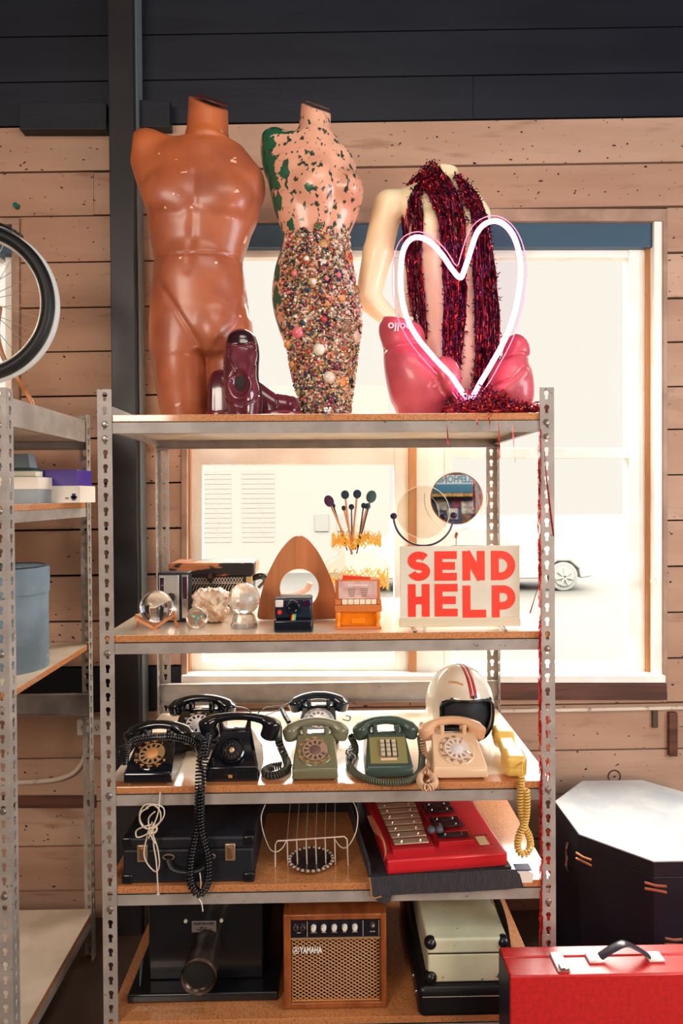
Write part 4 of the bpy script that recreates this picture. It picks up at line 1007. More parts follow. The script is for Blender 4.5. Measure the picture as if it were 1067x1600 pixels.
obj('porthole_rim', tube(new(), [(cxh+rh*math.cos(a), 0.002, czh+rh*math.sin(a)) for a in [2*PI*i/40 for i in range(40)]], 0.0022, 6, closed=True), LOAK, t, smooth=180)
k = new(); holed(k, [((x-cxh)*0.93+cxh, (z-czh)*0.93+czh) for x, z in pp], 0.016, 0.055, cxh, czh, rh*1.12); obj('back_shell', k, mat('pink_plaster', (244, 196, 170), 0.6), t, smooth=30)
k = new(); tube(k, cat([(cxh-rh, 0.05, czh-0.03), (cxh-0.02, 0.052, czh-0.026), (cxh+0.018, 0.055, czh-0.012), (cxh+0.03, 0.05, czh+0.01)], 6), 0.010, 8); obj('inner_fold', k, mat('white_cloth', (246, 226, 212), 0.7), t)

# instant camera
b = at2(459, 988); s_ = S(b.y)
t = thing('instant_camera', 'navy instant camera with rainbow stripe in front of the wooden arch', 'camera', (b.x, b.y, Z2))
NAVY = mat('navy_plastic', (22, 34, 52), 0.35, coat=0.2)
obj('body', cbox(-0.052, 0.050, 0.004, 0.075, 0.036, 0.092), NAVY, t, bevel=0.006, bseg=3)
obj('film_door', cbox(-0.054, 0.052, -0.004, 0.08, 0.0, 0.034), mat('dark_navy_plastic', (14, 22, 32), 0.3, coat=0.3), t, bevel=0.006, bseg=3)
obj('film_slot', cbox(-0.046, 0.044, -0.0055, 0.0, 0.012, 0.016), BLK, t, smooth=0)
k = new(); lathe(k, [(0.021, 0), (0.021, 0.004), (0.017, 0.010), (0.012, 0.011), (0.010, 0.004), (0.002, 0.004)], 28, T3(-0.001, 0.004, 0.068) @ RX(PI/2)); obj('lens', k, mat('lens_housing', (18, 26, 38), 0.15, coat=1), t)
obj('flash', cbox(-0.050, -0.028, -0.001, 0.004, 0.068, 0.088), mat('flash_diffuser', (226, 216, 206), 0.15), t, bevel=0.004)
k = new(); disc(k, (-0.038, 0.004, 0.055), 0.006, 0.006, seg=18); obj('shutter_button', k, mat('red_button', (216, 60, 48), 0.3), t)
obj('viewfinder', cbox(0.024, 0.047, 0.0, 0.004, 0.07, 0.088), mat('viewfinder_glass', (48, 22, 50), 0.08, coat=1), t, bevel=0.002)
k = new(); cols = [(70, 170, 220), (90, 190, 90), (240, 200, 60), (236, 130, 40), (214, 60, 50)]
sp_mats = [mat('stripe_%s' % n, c, 0.4) for n, c in zip(('blue', 'green', 'yellow', 'orange', 'red'), cols)]
for i in range(5): x0 = 0.004-i*0.0026; hexa(k, [(x0-0.002, 0.0030, 0.030), (x0+0.0006, 0.0030, 0.030), (x0+0.0006, 0.0045, 0.030), (x0-0.002, 0.0045, 0.030), (x0+0.001, 0.0030, 0.052), (x0+0.0036, 0.0030, 0.052), (x0+0.0036, 0.0045, 0.052), (x0+0.001, 0.0045, 0.052)], i)
obj('rainbow_stripe', k, sp_mats, t, smooth=0, loc=(0, -0.0045, 0))

# toy piano
b = at2(560, 984); s_ = S(b.y)
t = thing('toy_piano', 'orange toy piano music box with little white keys beside the camera', 'toy piano', (b.x, b.y+0.004, Z2))
OR1 = mat('orange_clear_plastic', (244, 134, 24), 0.25, sss=0.2, coat=0.3); OR2 = mat('orange_brown_plastic', (206, 116, 58), 0.35)
ORL = mat('glowing_thin_orange', (250, 140, 20), 0.25, trans=0.35, coat=0.3)
obj('base', cbox(-0.064, 0.064, -0.002, 0.045, 0, 0.008), OR2, t, bevel=0.002)
obj('lower_case', cbox(-0.058, 0.056, 0.012, 0.045, 0.008, 0.048), ORL, t, bevel=0.002)
for x in (-0.056, 0.054):
    k = new(); lathe(k, [(0.006, 0.008), (0.007, 0.014), (0.0045, 0.020), (0.0075, 0.030), (0.008, 0.044), (0.006, 0.049)], 12, T3(x, 0.004, 0)); obj('leg', k, OR1, t)
obj('key_bed', cbox(-0.065, 0.065, -0.006, 0.03, 0.049, 0.068), OR2, t, bevel=0.002)
for i in range(6): obj('key', cbox(-0.045+i*0.0162, -0.030+i*0.0162, -0.002, 0.02, 0.069, 0.083), mat('ivory_key', (240, 220, 190), 0.3), t, bevel=0.0012)
for x0, x1 in ((-0.064, -0.047), (0.052, 0.064)): obj('key_block', cbox(x0, x1, -0.004, 0.02, 0.069, 0.082), OR2, t, bevel=0.001)
obj('upright_case', cbox(-0.062, 0.062, 0.012, 0.045, 0.068, 0.136), OR2, t, bevel=0.003)
obj('music_card', cbox(-0.054, 0.053, 0.0085, 0.012, 0.084, 0.132), mat('pink_printed_card', (216, 180, 170), 0.5, col2=(200, 150, 146), nscale=30), t, smooth=0)
INK = mat('brown_ink', (96, 70, 60), 0.6)
k = new()
for i in range(5):
    for x in (-0.028, 0.006): box(k, x+i*0.001, x+0.022-i*0.001, 0.0078, 0.0085, 0.110-i*0.005, 0.1116-i*0.005)
obj('printed_lines', k, INK, t, smooth=0)
k = new()
for i in range(9): box(k, -0.027+i*0.006, -0.0228+i*0.006, 0.0078, 0.0085, 0.1185, 0.1235)
obj('card_heading', k, mat('white_ink', (240, 225, 215), 0.5), t, smooth=0)
obj('medallion', cbox(-0.02, 0.018, 0.009, 0.012, 0.014, 0.03), OR1, t, bevel=0.002)
obj('red_lid', (lambda k: hexa(k, [(-0.042, 0.02, 0.136), (0.036, 0.02, 0.136), (0.036, 0.04, 0.136), (-0.042, 0.04, 0.136), (-0.042, 0.02, 0.147), (0.036, 0.02, 0.141), (0.036, 0.04, 0.141), (-0.042, 0.04, 0.147)]))(new()), mat('red_plastic_lid', (226, 60, 34), 0.35), t, smooth=0)

# glass jar with straw
Yj = 2.12; b, vj = base_on(556, Yj, Z2); s_ = S(Yj)
t = thing('glass_jar', 'tiered clear glass jar with yellow straw patterned bands holding the mallets', 'jar', b)
prof = [(50, 0), (52, 4), (52, 68), (46, 78), (30, 86), (28, 92), (40, 96), (42, 104), (38, 116), (22, 124), (15, 128), (15, 134)]
k = new(); lathe(k, [(r*s_, z*s_) for r, z in prof], 40, cap=False); obj('jar_glass', k, glassy('jar_glass', (252, 250, 244)), t, smooth=180)
STR = mat('yellow_straw', (250, 196, 80), 0.4, sss=0.0); 
for z0, z1, r, name, N_ in ((30, 62, 49, 'straw_band', 230), (98, 120, 38, 'straw_band', 230)):
    k = new()
    for i in range(N_):
        a = random.uniform(0, 2*PI); za = random.uniform(z0, z1-8); q = [((r*math.cos(a+j*0.06))*s_, r*math.sin(a+j*0.06)*s_, (za+j*random.uniform(1.5, 4))*s_) for j in range(4)]
        if random.random() < 0.5: q = [(-x, y, z) for x, y, z in q]
        tube(k, q, 0.8*s_, 4, cap=False)
    obj(name, k, STR, t)
# mallets
HEADS = [((514, 783), (540, 842), 7.5, 9.5, (74, 34, 72), 1, 'purple wool mallet, leftmost in the glass jar'), ((521, 790), (537, 842), 3.0, 4, (22, 40, 58), 0, 'thin dark mallet half hidden behind the purple mallet'),
         ((539, 773), (547, 842), 6.5, 7, (22, 52, 72), 1, 'blue headed mallet, left of the middle pair in the jar'), ((558, 772), (551, 842), 6.5, 7, (22, 52, 72), 1, 'blue headed mallet, right of the middle pair in the jar'),
         ((537, 794), (549, 842), 3.5, 4.2, (24, 40, 56), 1, 'small dark mallet lowest and left of the middle pair'), ((549, 792), (550, 842), 4.5, 4.5, (24, 44, 60), 0, 'small dark mallet between the middle pair of blue ones'),
         ((580, 776), (563, 842), 8, 10, (54, 84, 88), 0, 'large fuzzy grey green mallet, rightmost in the jar'), ((568, 790), (561, 842), 4, 4.5, (24, 44, 60), 0, 'small dark mallet left of the fuzzy grey green one'), ((574, 791), (560, 842), 5, 5, (24, 50, 66), 1, 'small blue mallet right under the fuzzy grey green one')]
DST = mat('dark_stick', (44, 34, 58), 0.4)
for i, ((u, v), (u2, v2), rx, rz, c, light, lab) in enumerate(HEADS):
    y = Yj+(-0.012 if rx > 6 else 0.014)+0.003*(i-4); hp = P(u, v, y); lp = P(u2, v2, y); dn = lp+(lp-hp)*0.35
    mt = thing('percussion_mallet', lab, 'mallet', dn, group='mallets standing in the glass jar')
    obj('stick', tube(new(), [Vector((0, 0, 0)), hp-dn], 0.0033 if light else 0.0024, 8), LOAK if light else DST, mt)
    k = new(); dr = (hp-dn).normalized().to_track_quat('Z', 'Y').to_matrix().to_4x4(); sphere(k, hp-dn, rx*S(y), 18, 12, sz=rz/rx, M=dr)
    obj('head', k, mat('mallet_wool_%d' % i, c, 0.75, bump=0.5, bscale=300), mt, smooth=180)

# SEND HELP sign
b = at2(718, 986); ys = b.y+0.018; s_ = S(ys)
t = thing('help_sign', 'white SEND HELP sign with red capital letters in a clear holder with metal feet', 'sign', (P(719, 970, ys).x, ys, Z2))
zb, zt = P(719, 974, ys).z-Z2, P(719, 853, ys).z-Z2; hw = 94*s_
SG = mat('sign_board', (222, 214, 196), 0.45, col2=(212, 202, 182), nscale=6); RED = mat('sign_red', (238, 56, 40), 0.45)
obj('board', cbox(-hw, hw, 0, 0.006, zb, zt), SG, t, smooth=0, bevel=0.0008)
def stroke(bm, pts, wd, y0=-0.0012, y1=0.0, closed=False):
    q_ = [Vector((x, 0, z)) for x, z in pts]; pts = [q_[0]]
    for x in q_[1:]:
        if (x-pts[-1]).length > wd*0.12: pts.append(x)
    n = len(pts); L = []; R = []
    for i, p in enumerate(pts):
        a = pts[i-1] if i > 0 else None; c = pts[i+1] if i < n-1 else None
        d1 = (p-a).normalized() if a else None; d2 = (c-p).normalized() if c else None
        n1 = Vector((-(d1 or d2).z, 0, (d1 or d2).x)); n2 = Vector((-(d2 or d1).z, 0, (d2 or d1).x)); m_ = (n1+n2).normalized(); sc2 = 1/max(0.35, m_.dot(n1))
        L.append(p+m_*wd/2*sc2); R.append(p-m_*wd/2*sc2)
    fr = [[bm.verts.new((q.x, y, q.z)) for q in X] for X in (L, R) for y in (y0, y1)]
    for i in range(n-1):
        bm.faces.new((fr[0][i], fr[0][i+1], fr[2][i+1], fr[2][i])); bm.faces.new((fr[1][i], fr[3][i], fr[3][i+1], fr[1][i+1]))
        bm.faces.new((fr[0][i], fr[1][i], fr[1][i+1], fr[0][i+1])); bm.faces.new((fr[2][i], fr[2][i+1], fr[3][i+1], fr[3][i]))
    for i in (0, n-1): bm.faces.new((fr[0][i], fr[2][i], fr[3][i], fr[1][i]))
def letter(ch, u0, v0, u1, v1):
    X = lambda f: (u0+(u1-u0)*f-719)*s_; cz0 = P(719, v1, ys).z-Z2; cz1 = P(719, v0, ys).z-Z2; Z = lambda f: cz0+(cz1-cz0)*f
    W = 12.2*s_; h = W/2; k = new(); wx = X(1)-X(0); wz = Z(1)-Z(0)
    def xy(x, z): return (X(0)+x, Z(0)+z)
    if ch == 'E':
        stroke(k, [xy(h, 0), xy(h, wz)], W)
        for z in (h, wz/2, wz-h): stroke(k, [xy(W, z), xy(wx if z != wz/2 else wx*0.92, z)], W)
    elif ch == 'L': stroke(k, [xy(h, 0), xy(h, wz)], W); stroke(k, [xy(W, h), xy(wx, h)], W)
    elif ch == 'H': stroke(k, [xy(h, 0), xy(h, wz)], W); stroke(k, [xy(wx-h, 0), xy(wx-h, wz)], W); stroke(k, [xy(W, wz/2), xy(wx-W, wz/2)], W)
    elif ch == 'N': stroke(k, [xy(h, 0), xy(h, wz)], W); stroke(k, [xy(wx-h, 0), xy(wx-h, wz)], W); stroke(k, [xy(h*0.9, wz*0.99-h*0.2), xy(wx-h*0.9, h*0.3)], W*1.05, -0.00125, 0)
    elif ch in 'DP':
        zb_ = h if ch == 'D' else wz*0.36; stroke(k, [xy(h, 0), xy(h, wz)], W); r = (wz-h-zb_)/2; cx = wx-h-r; q = [xy(W, wz-h)]
        if cx > W: q.append(xy(cx, wz-h))
        q += [xy(max(cx, h)+min(r, wx-h-max(cx, h))*math.sin(a), zb_+r+r*math.cos(a)) for a in [PI*i/14 for i in range(15)]]+[xy(W, zb_)]
        stroke(k, q, W)
    elif ch == 'S':
        r = (wz-W)/4; rx_ = wx/2-h; q = []; cx = wx/2
        for a in [math.radians(30+i*15) for i in range(17)]: q.append(xy(cx+rx_*math.cos(a), wz-h-r+r*math.sin(a)))
        q = q[:17]; q = [p_ for p_ in q]
        q += [xy(cx+rx_*math.cos(a), h+r+r*math.sin(a)) for a in [math.radians(90-i*15) for i in range(1, 18)]]
        stroke(k, q, W)
    obj('letter_'+ch.lower(), k, RED, t, smooth=0)
for ch, u0, u1 in (('S', 637, 672), ('E', 679, 714), ('N', 723, 758), ('D', 768, 806)): letter(ch, u0, 861, u1, 907)
for ch, u0, u1 in (('H', 637, 671), ('E', 679, 715), ('L', 723, 760), ('P', 769, 806)): letter(ch, u0, 912+(3 if u0 > 700 else 0), u1, 962+(3 if u0 > 700 else 1))
HOLD = mat('clear_yellowed_strip', (232, 216, 188), 0.15, alpha=0.85, coat=1)
obj('holder_strip', cbox(-hw-0.004, hw, -0.008, 0.014, zb-0.008, zb+0.016), HOLD, t, bevel=0.002)
for u in (645, 786):
    x = (u-719)*s_; k = new(); box(k, x-0.004, x+0.006, -0.030, 0.035, 0.0, 0.003); tube(k, [(x+0.001, 0.002, zb-0.006), (x+0.001, -0.004, 0.010), (x+0.001, -0.026, 0.002)], 0.003, 6); obj('foot', k, CHR, t)

# mirrors
Ym = 2.20; b, vm = base_on(715, Ym, Z2); s_ = S(Ym)
t = thing('vanity_mirror', 'round mirror on a thin stand behind the sign, reflecting the blue booth', 'mirror', b)
c = Vector(((713-715)*s_, 0, (vm-779)*s_)); r = 40*s_
nrm = Vector((-0.02, -1, 0.055)).normalized(); MM = T3(*c) @ nrm.to_track_quat('Z', 'Y').to_matrix().to_4x4()
k = new(); lathe(k, [(r, 0), (r*0.999, 0.0005)], 56, MM @ T3(0, 0, 0.003)); obj('mirror_glass', k, mat('mirror_silver', (225, 225, 228), 0.02, 1.0), t)
k = new(); lathe(k, [(r*1.03, -0.004), (r*1.03, 0.004), (r*0.99, 0.0045), (r*0.99, 0.001)], 56, MM); obj('rim', k, mat('copper_rim', (206, 150, 120), 0.25, 0.8), t)
yk = [(c.x+50*s_*math.sin(a), 0.012, c.z-50*s_*math.cos(a)) for a in [math.radians(-100+200*i/30) for i in range(31)]]
obj('yoke', tube(new(), yk, 0.0014, 6), mat('pale_wire', (214, 190, 170), 0.3, 0.6), t)
k = new(); lathe(k, [(0.014, 0), (0.004, 0.006), (0.008, 0.012), (0.003, 0.02)], 14, T3(c.x, 0.012, (vm-841)*s_)); tube(k, [(c.x, 0.012, 0.008), (c.x, 0.012, (vm-838)*s_)], 0.002, 8); lathe(k, [(0.045, 0), (0.045, 0.004), (0.004, 0.010)], 28, T3(c.x, 0.012, 0)); obj('stand', k, mat('copper_stand', (190, 130, 100), 0.3, 0.8), t)
Ym2 = 2.08; b, vm = base_on(661, Ym2, Z2); s_ = S(Ym2)
t = thing('round_mirror', 'clear round glass held in a dark semicircular stand with ball hinges behind the sign', 'mirror', b)
cz = (vm-806)*s_; r = 47*s_; DKM = mat('dark_purple_metal', (48, 34, 62), 0.3, 0.5)
obj('yoke', tube(new(), [(r*math.sin(a), 0, cz-r*math.cos(a)) for a in [math.radians(-90+180*i/30) for i in range(31)]], 0.0034, 8), DKM, t)
for x in (-r, r): k = new(); sphere(k, (x, -0.002, cz), 5.4*s_, 16, 10); obj('ball_hinge', k, DKM, t, smooth=180)
k = new(); disc(k, (0, 0, cz+0.012), r*0.86, 0.004, seg=48); obj('glass_disc', k, glassy('mirror_edge_glass', (240, 238, 232)), t)
obj('glass_rim', tube(new(), [(r*0.87*math.cos(a), 0, cz+0.012+r*0.87*math.sin(a)) for a in [2*PI*i/48 for i in range(48)]], 0.0012, 5, closed=True), mat('pale_glass_rim', (236, 228, 216), 0.2), t)
k = new(); tube(k, [(0, 0, 0.006), (0, 0, cz-r)], 0.005, 10); lathe(k, [(0.05, 0), (0.05, 0.005), (0.008, 0.012)], 28); obj('stand', k, DKM, t)

# ---------------------------------------------------------------- left rack contents
GB = mat('grey_card', (150, 156, 160), 0.6, col2=(138, 146, 152), nscale=12); WB_ = mat('white_card', (226, 218, 206), 0.5)
YB = 2.16; s_ = S(YB); zs = 1.512
def xb(px): return P(px, 760, YB).x
t = thing('white_carton', 'white cardboard box with a small navy emblem, lowest right of the left rack boxes', 'box', (xb(93), YB, zs))
zw = P(105, 759, YB).z-zs
obj('carton', cbox(-0.075, 0.066, 0, 0.14, 0, zw), WB_, t, bevel=0.001)
k = new(); box(k, 0.040, 0.052, -0.0012, 0, 0.008, 0.03); box(k, 0.036, 0.056, -0.0012, 0, 0.014, 0.022); obj('emblem', k, mat('navy_print', (30, 40, 84), 0.5), t, smooth=0)
k = new(); box(k, 0.018, 0.030, -0.0012, 0, 0.012, 0.018); obj('printed_patch', k, mat('grey_print', (150, 120, 110), 0.5), t, smooth=0)
t = thing('purple_box', 'glossy purple box lying on the white carton with the navy emblem', 'box', (xb(86), YB+0.002, zs+zw))
obj('carton', cbox(-0.08, 0.072, 0, 0.13, 0, 0.052), mat('purple_gloss', (74, 48, 150), 0.3, coat=0.5), t, bevel=0.001)
t = thing('grey_carton', 'grey box under a white lid, front left of the purple box', 'box', (xb(44), YB-0.10, zs))
zg = 0.052
obj('lower_box', cbox(-0.15, 0.075, 0, 0.10, 0, 0.044), GB, t, bevel=0.001); obj('white_lid', cbox(-0.152, 0.078, -0.002, 0.10, 0.044, 0.082), WB_, t, bevel=0.001)
t = thing('teal_book', 'teal paperback under the dusty blue grey case on the left rack', 'book', (xb(40), YB-0.06, zs+0.082))
obj('pages', cbox(-0.14, 0.058, 0.004, 0.055, 0.003, 0.020), mat('book_pages', (232, 222, 200), 0.7), t, smooth=0); obj('cover', box(cbox(-0.142, 0.060, 0, 0.057, 0, 0.003), -0.142, 0.060, 0, 0.057, 0.020, 0.023), mat('teal_cover', (20, 104, 112), 0.4), t, smooth=0)
t = thing('grey_case', 'dusty blue grey case with sloping edges, topmost of the box pile on the left rack', 'box', (xb(34), YB-0.06, zs+0.106))
k = hexa(new(), [(-0.14, 0, 0.006), (0.055, 0, 0.006), (0.055, 0.055, 0.006), (-0.14, 0.055, 0.006), (-0.14, 0.008, 0.052), (0.046, 0.008, 0.052), (0.046, 0.05, 0.052), (-0.14, 0.05, 0.052)]); obj('shell', k, mat('blue_grey_case', (112, 130, 142), 0.45), t, smooth=0, bevel=0.002)
obj('rim', cbox(-0.145, 0.060, -0.003, 0.058, 0, 0.006), mat('dark_rim', (44, 46, 52), 0.5), t, smooth=0)
c = PG(25, 1040, 1.009); c.x -= 0.02
t = thing('round_hat_box', 'tall round blue grey hat box with lid on the left rack', 'hat box', (P(8, 1000, 2.0).x, 2.03, 1.009))
BG = mat('blue_grey_fabric', (118, 136, 148), 0.6, col2=(100, 118, 132), nscale=8, bump=0.2); speckle(BG, (190, 204, 212), 18, 0.70, 0.76)
r = 0.110
k = new(); lathe(k, [(r, 0), (r, 0.235)], 48); obj('drum', k, BG, t, smooth=40)
k = new(); lathe(k, [(r+0.004, 0.232), (r+0.004, 0.304), (r+0.001, 0.309), (0.001, 0.310)], 48); obj('lid', k, BG, t, smooth=40)
obj('lid_stitching', tube(new(), [((r-0.008)*math.cos(a), (r-0.008)*math.sin(a), 0.3115) for a in [2*PI*i/60 for i in range(60)]], 0.0015, 4, closed=True), mat('dark_thread', (40, 44, 50), 0.6), t)

# wheel and chair top of the left rack
Yw = 2.02; s_ = S(Yw); c = P(-38, 474, Yw)
t = thing('bicycle_wheel', 'large black bicycle wheel with thin spokes on top of the left rack', 'wheel', (c.x, c.y, c.z), (0, 0, 0.0))
R_ = 112*s_
def tor(r, rt, ry_=None, seg=10): return tube(new(), [(r*math.cos(a), 0, r*math.sin(a)) for a in [2*PI*i/96 for i in range(96)]], rt, seg, closed=True, ry=ry_)
obj('tyre', tor(R_, 0.0185, 0.021, 14), mat('tyre_rubber', (18, 18, 21), 0.5), t, smooth=180)
obj('sidewall_band', tor(R_+0.010, 0.0125, 0.012, 10), mat('pale_tyre_wall', (206, 208, 206), 0.4), t, smooth=180, loc=(0.006, 0.014, -0.003))
obj('rim', tor(R_-0.021, 0.004, 0.010), mat('pale_rim', (214, 208, 200), 0.25, 0.5), t, smooth=180)
k = new(); lathe(k, [(0.02, -0.03), (0.02, 0.03)], 16, RX(PI/2)); obj('hub', k, CHR, t)
SPK = mat('spoke_wire', (190, 182, 170), 0.3, 0.6)
for i in range(28):
    a = 2*PI*i/28; a2 = a+(0.5 if i % 2 else -0.5); obj('spoke', tube(new(), [(0.02*math.cos(a2), 0.02*(1 if i % 4 < 2 else -1), 0.02*math.sin(a2)), ((R_-0.024)*math.cos(a), 0, (R_-0.024)*math.sin(a))], 0.0011, 4, cap=False), SPK, t)
obj('mudguard_tip', tube(new(), [((R_+0.028)*math.cos(a), -0.004, (R_+0.028)*math.sin(a)) for a in [math.radians(56+44*i/12) for i in range(13)]], 0.004, 8, ry=0.024), mat('black_mudguard', (34, 28, 28), 0.2, coat=1), t, smooth=180)
tag(obj('bentwood_hoop', tube(new(), cat([P(0, 480, 2.12), P(-4, 520, 2.12), P(6, 560, 2.12), P(24, 588, 2.12), P(40, 612, 2.12), P(50, 630, 2.12), P(54, 655, 2.12)], 8), 0.0075, 10), LOAK, smooth=180), 'curved bentwood strip of pale wood passing behind the bicycle wheel', 'wood strip')
# ---------------------------------------------------------------- telephones
def hs_sdf(L=0.19, cup=0.025, drop=0.030, arch=0.020, br=0.0125):
    h = L/2-cup
    def f(p):
        d_ = None; N_ = 12; xs = [-h+2*h*i/N_ for i in range(N_+1)]; zz = [arch*(1-abs(x/h)**2.2) for x in xs]; rd = [br*(0.95+0.35*abs(x/h)**2) for x in xs]
        for i in range(N_):
            c_ = s_cap(p*np.array((1, 0.85, 1)), (xs[i], 0, zz[i]), (xs[i+1], 0, zz[i+1]), rd[i], rd[i+1]); d_ = c_ if d_ is None else np.minimum(d_, c_)
        for s in (-1, 1):
            q = p-np.array((s*h, 0, -drop*0.45)); a = 0.28*s
            qx = q[:, 0]*math.cos(a)-q[:, 2]*math.sin(a); qz = q[:, 0]*math.sin(a)+q[:, 2]*math.cos(a)
            cy = smax(np.sqrt(qx**2+q[:, 1]**2)-cup, np.abs(qz)-drop*0.62, 0.010)
            d_ = smin(d_, cy, 0.010)
        return d_
    v, F = surf(f, (-L/2-0.02, -0.04, -0.06), (L/2+0.02, 0.04, arch+0.03), 0.0036); return v, F
HS1 = hs_sdf(); HS2 = hs_sdf(0.226, 0.025, 0.044, 0.016, 0.0115)
def body_mesh(w, prof):
    "prof rows: y, z, half width"
    bm = new(); L = [bm.verts.new((-hw_, y, z)) for y, z, hw_ in prof]; R = [bm.verts.new((hw_, y, z)) for y, z, hw_ in prof]; n = len(prof)
    bm.faces.new(L); bm.faces.new(R[::-1])
    for i in range(n): j = (i+1) % n; bm.faces.new((L[i], R[i], R[j], L[j]))
    return bm
def finger_wheel(M, r0_=0.0155, r1_=0.035, rh_=0.0062, rc=0.0258):
    bm = new(); N_ = 10; st_ = math.radians(30); a0 = math.radians(62)
    for i in range(N_):
        a = a0+i*st_; c = Vector((rc*math.cos(a), rc*math.sin(a), 0)); B = []
        for j in range(7): t = a-st_/2+st_*j/6; B.append(Vector((r1_*math.cos(t), r1_*math.sin(t), 0)))
        for j in range(7): t = a+st_/2-st_*j/6; B.append(Vector((r0_*math.cos(t), r0_*math.sin(t), 0)))
        I = [c+(b-c).normalized()*rh_ for b in B]
        vb_ = [bm.verts.new(M @ b) for b in B]; vi = [bm.verts.new(M @ b) for b in I]; n = len(B)
        for q in range(n): e = (q+1) % n; bm.faces.new((vb_[q], vb_[e], vi[e], vi[q]))
    a1 = a0+N_*st_-st_/2; a2 = a0-st_/2+2*PI
    B = [Vector((r1_*math.cos(a1+(a2-a1)*j/8), r1_*math.sin(a1+(a2-a1)*j/8), 0)) for j in range(9)]; C_ = [b*(r0_/r1_) for b in B]
    vb_ = [bm.verts.new(M @ b) for b in B]; vc = [bm.verts.new(M @ b) for b in C_]
    for q in range(8): bm.faces.new((vc[q], vb_[q], vb_[q+1], vc[q+1]))
    bmesh.ops.remove_doubles(bm, verts=bm.verts, dist=1e-5)
    return bm
def dial(t, M, mring, mwheel, mhub, mnum, rr=0.050, k=1.0, letters=True):
    b = new(); lathe(b, [(rr*k, 0), (rr*k, 0.002), (rr*k*0.96, 0.0035), (0.001, 0.0035)], 40, M); ring = obj('number_ring', b, mring, t)
    lab = ['1', 'ABC\n2', 'DEF\n3', 'GHI\n4', 'JKL\n5', 'MNO\n6', 'PRS\n7', 'TUV\n8', 'WXY\n9', '0']
    if letters:
        for i, s_ in enumerate(lab):
            a = math.radians(62+i*30); rad = 0.0425*k
            MM = M @ T3(rad*math.cos(a), rad*math.sin(a), 0.0040)
            o = text('numeral', s_, 0.0072*k if len(s_) > 1 else 0.0105*k, mnum, ring, (0, 0, 0), (0, 0, 0), bold=0.03, ext=0.0002); o.matrix_local = MM
    w = obj('finger_wheel', finger_wheel(M @ T3(0, 0, 0.0075) @ Matrix.Scale(k, 4)), mwheel, t, smooth=0, solid=0.002)
    b = new(); lathe(b, [(0.0160*k, 0.0035), (0.0160*k, 0.0095), (0.013*k, 0.0115), (0.001, 0.012)], 24, M); obj('dial_hub', b, mhub, t)
    b = new(); a = math.radians(-28); tube(b, [M @ Vector((0.039*k*math.cos(a), 0.039*k*math.sin(a), 0.003)), M @ Vector((0.037*k*math.cos(a), 0.037*k*math.sin(a), 0.011)), M @ Vector((0.029*k*math.cos(a), 0.029*k*math.sin(a)+0.001, 0.011))], 0.0014, 6); obj('finger_stop', b, CHR, t)
def handset(t, m, loc, rot=(0, 0, 0), G=HS1, sx=1.0):
    o = obj('handset', (G[0]*np.array((sx, 1, 1)), G[1]), m, t, smooth=180); o.location = loc; o.rotation_euler = rot; return o
NUMW = mat('pale_numerals', (236, 214, 180), 0.5)
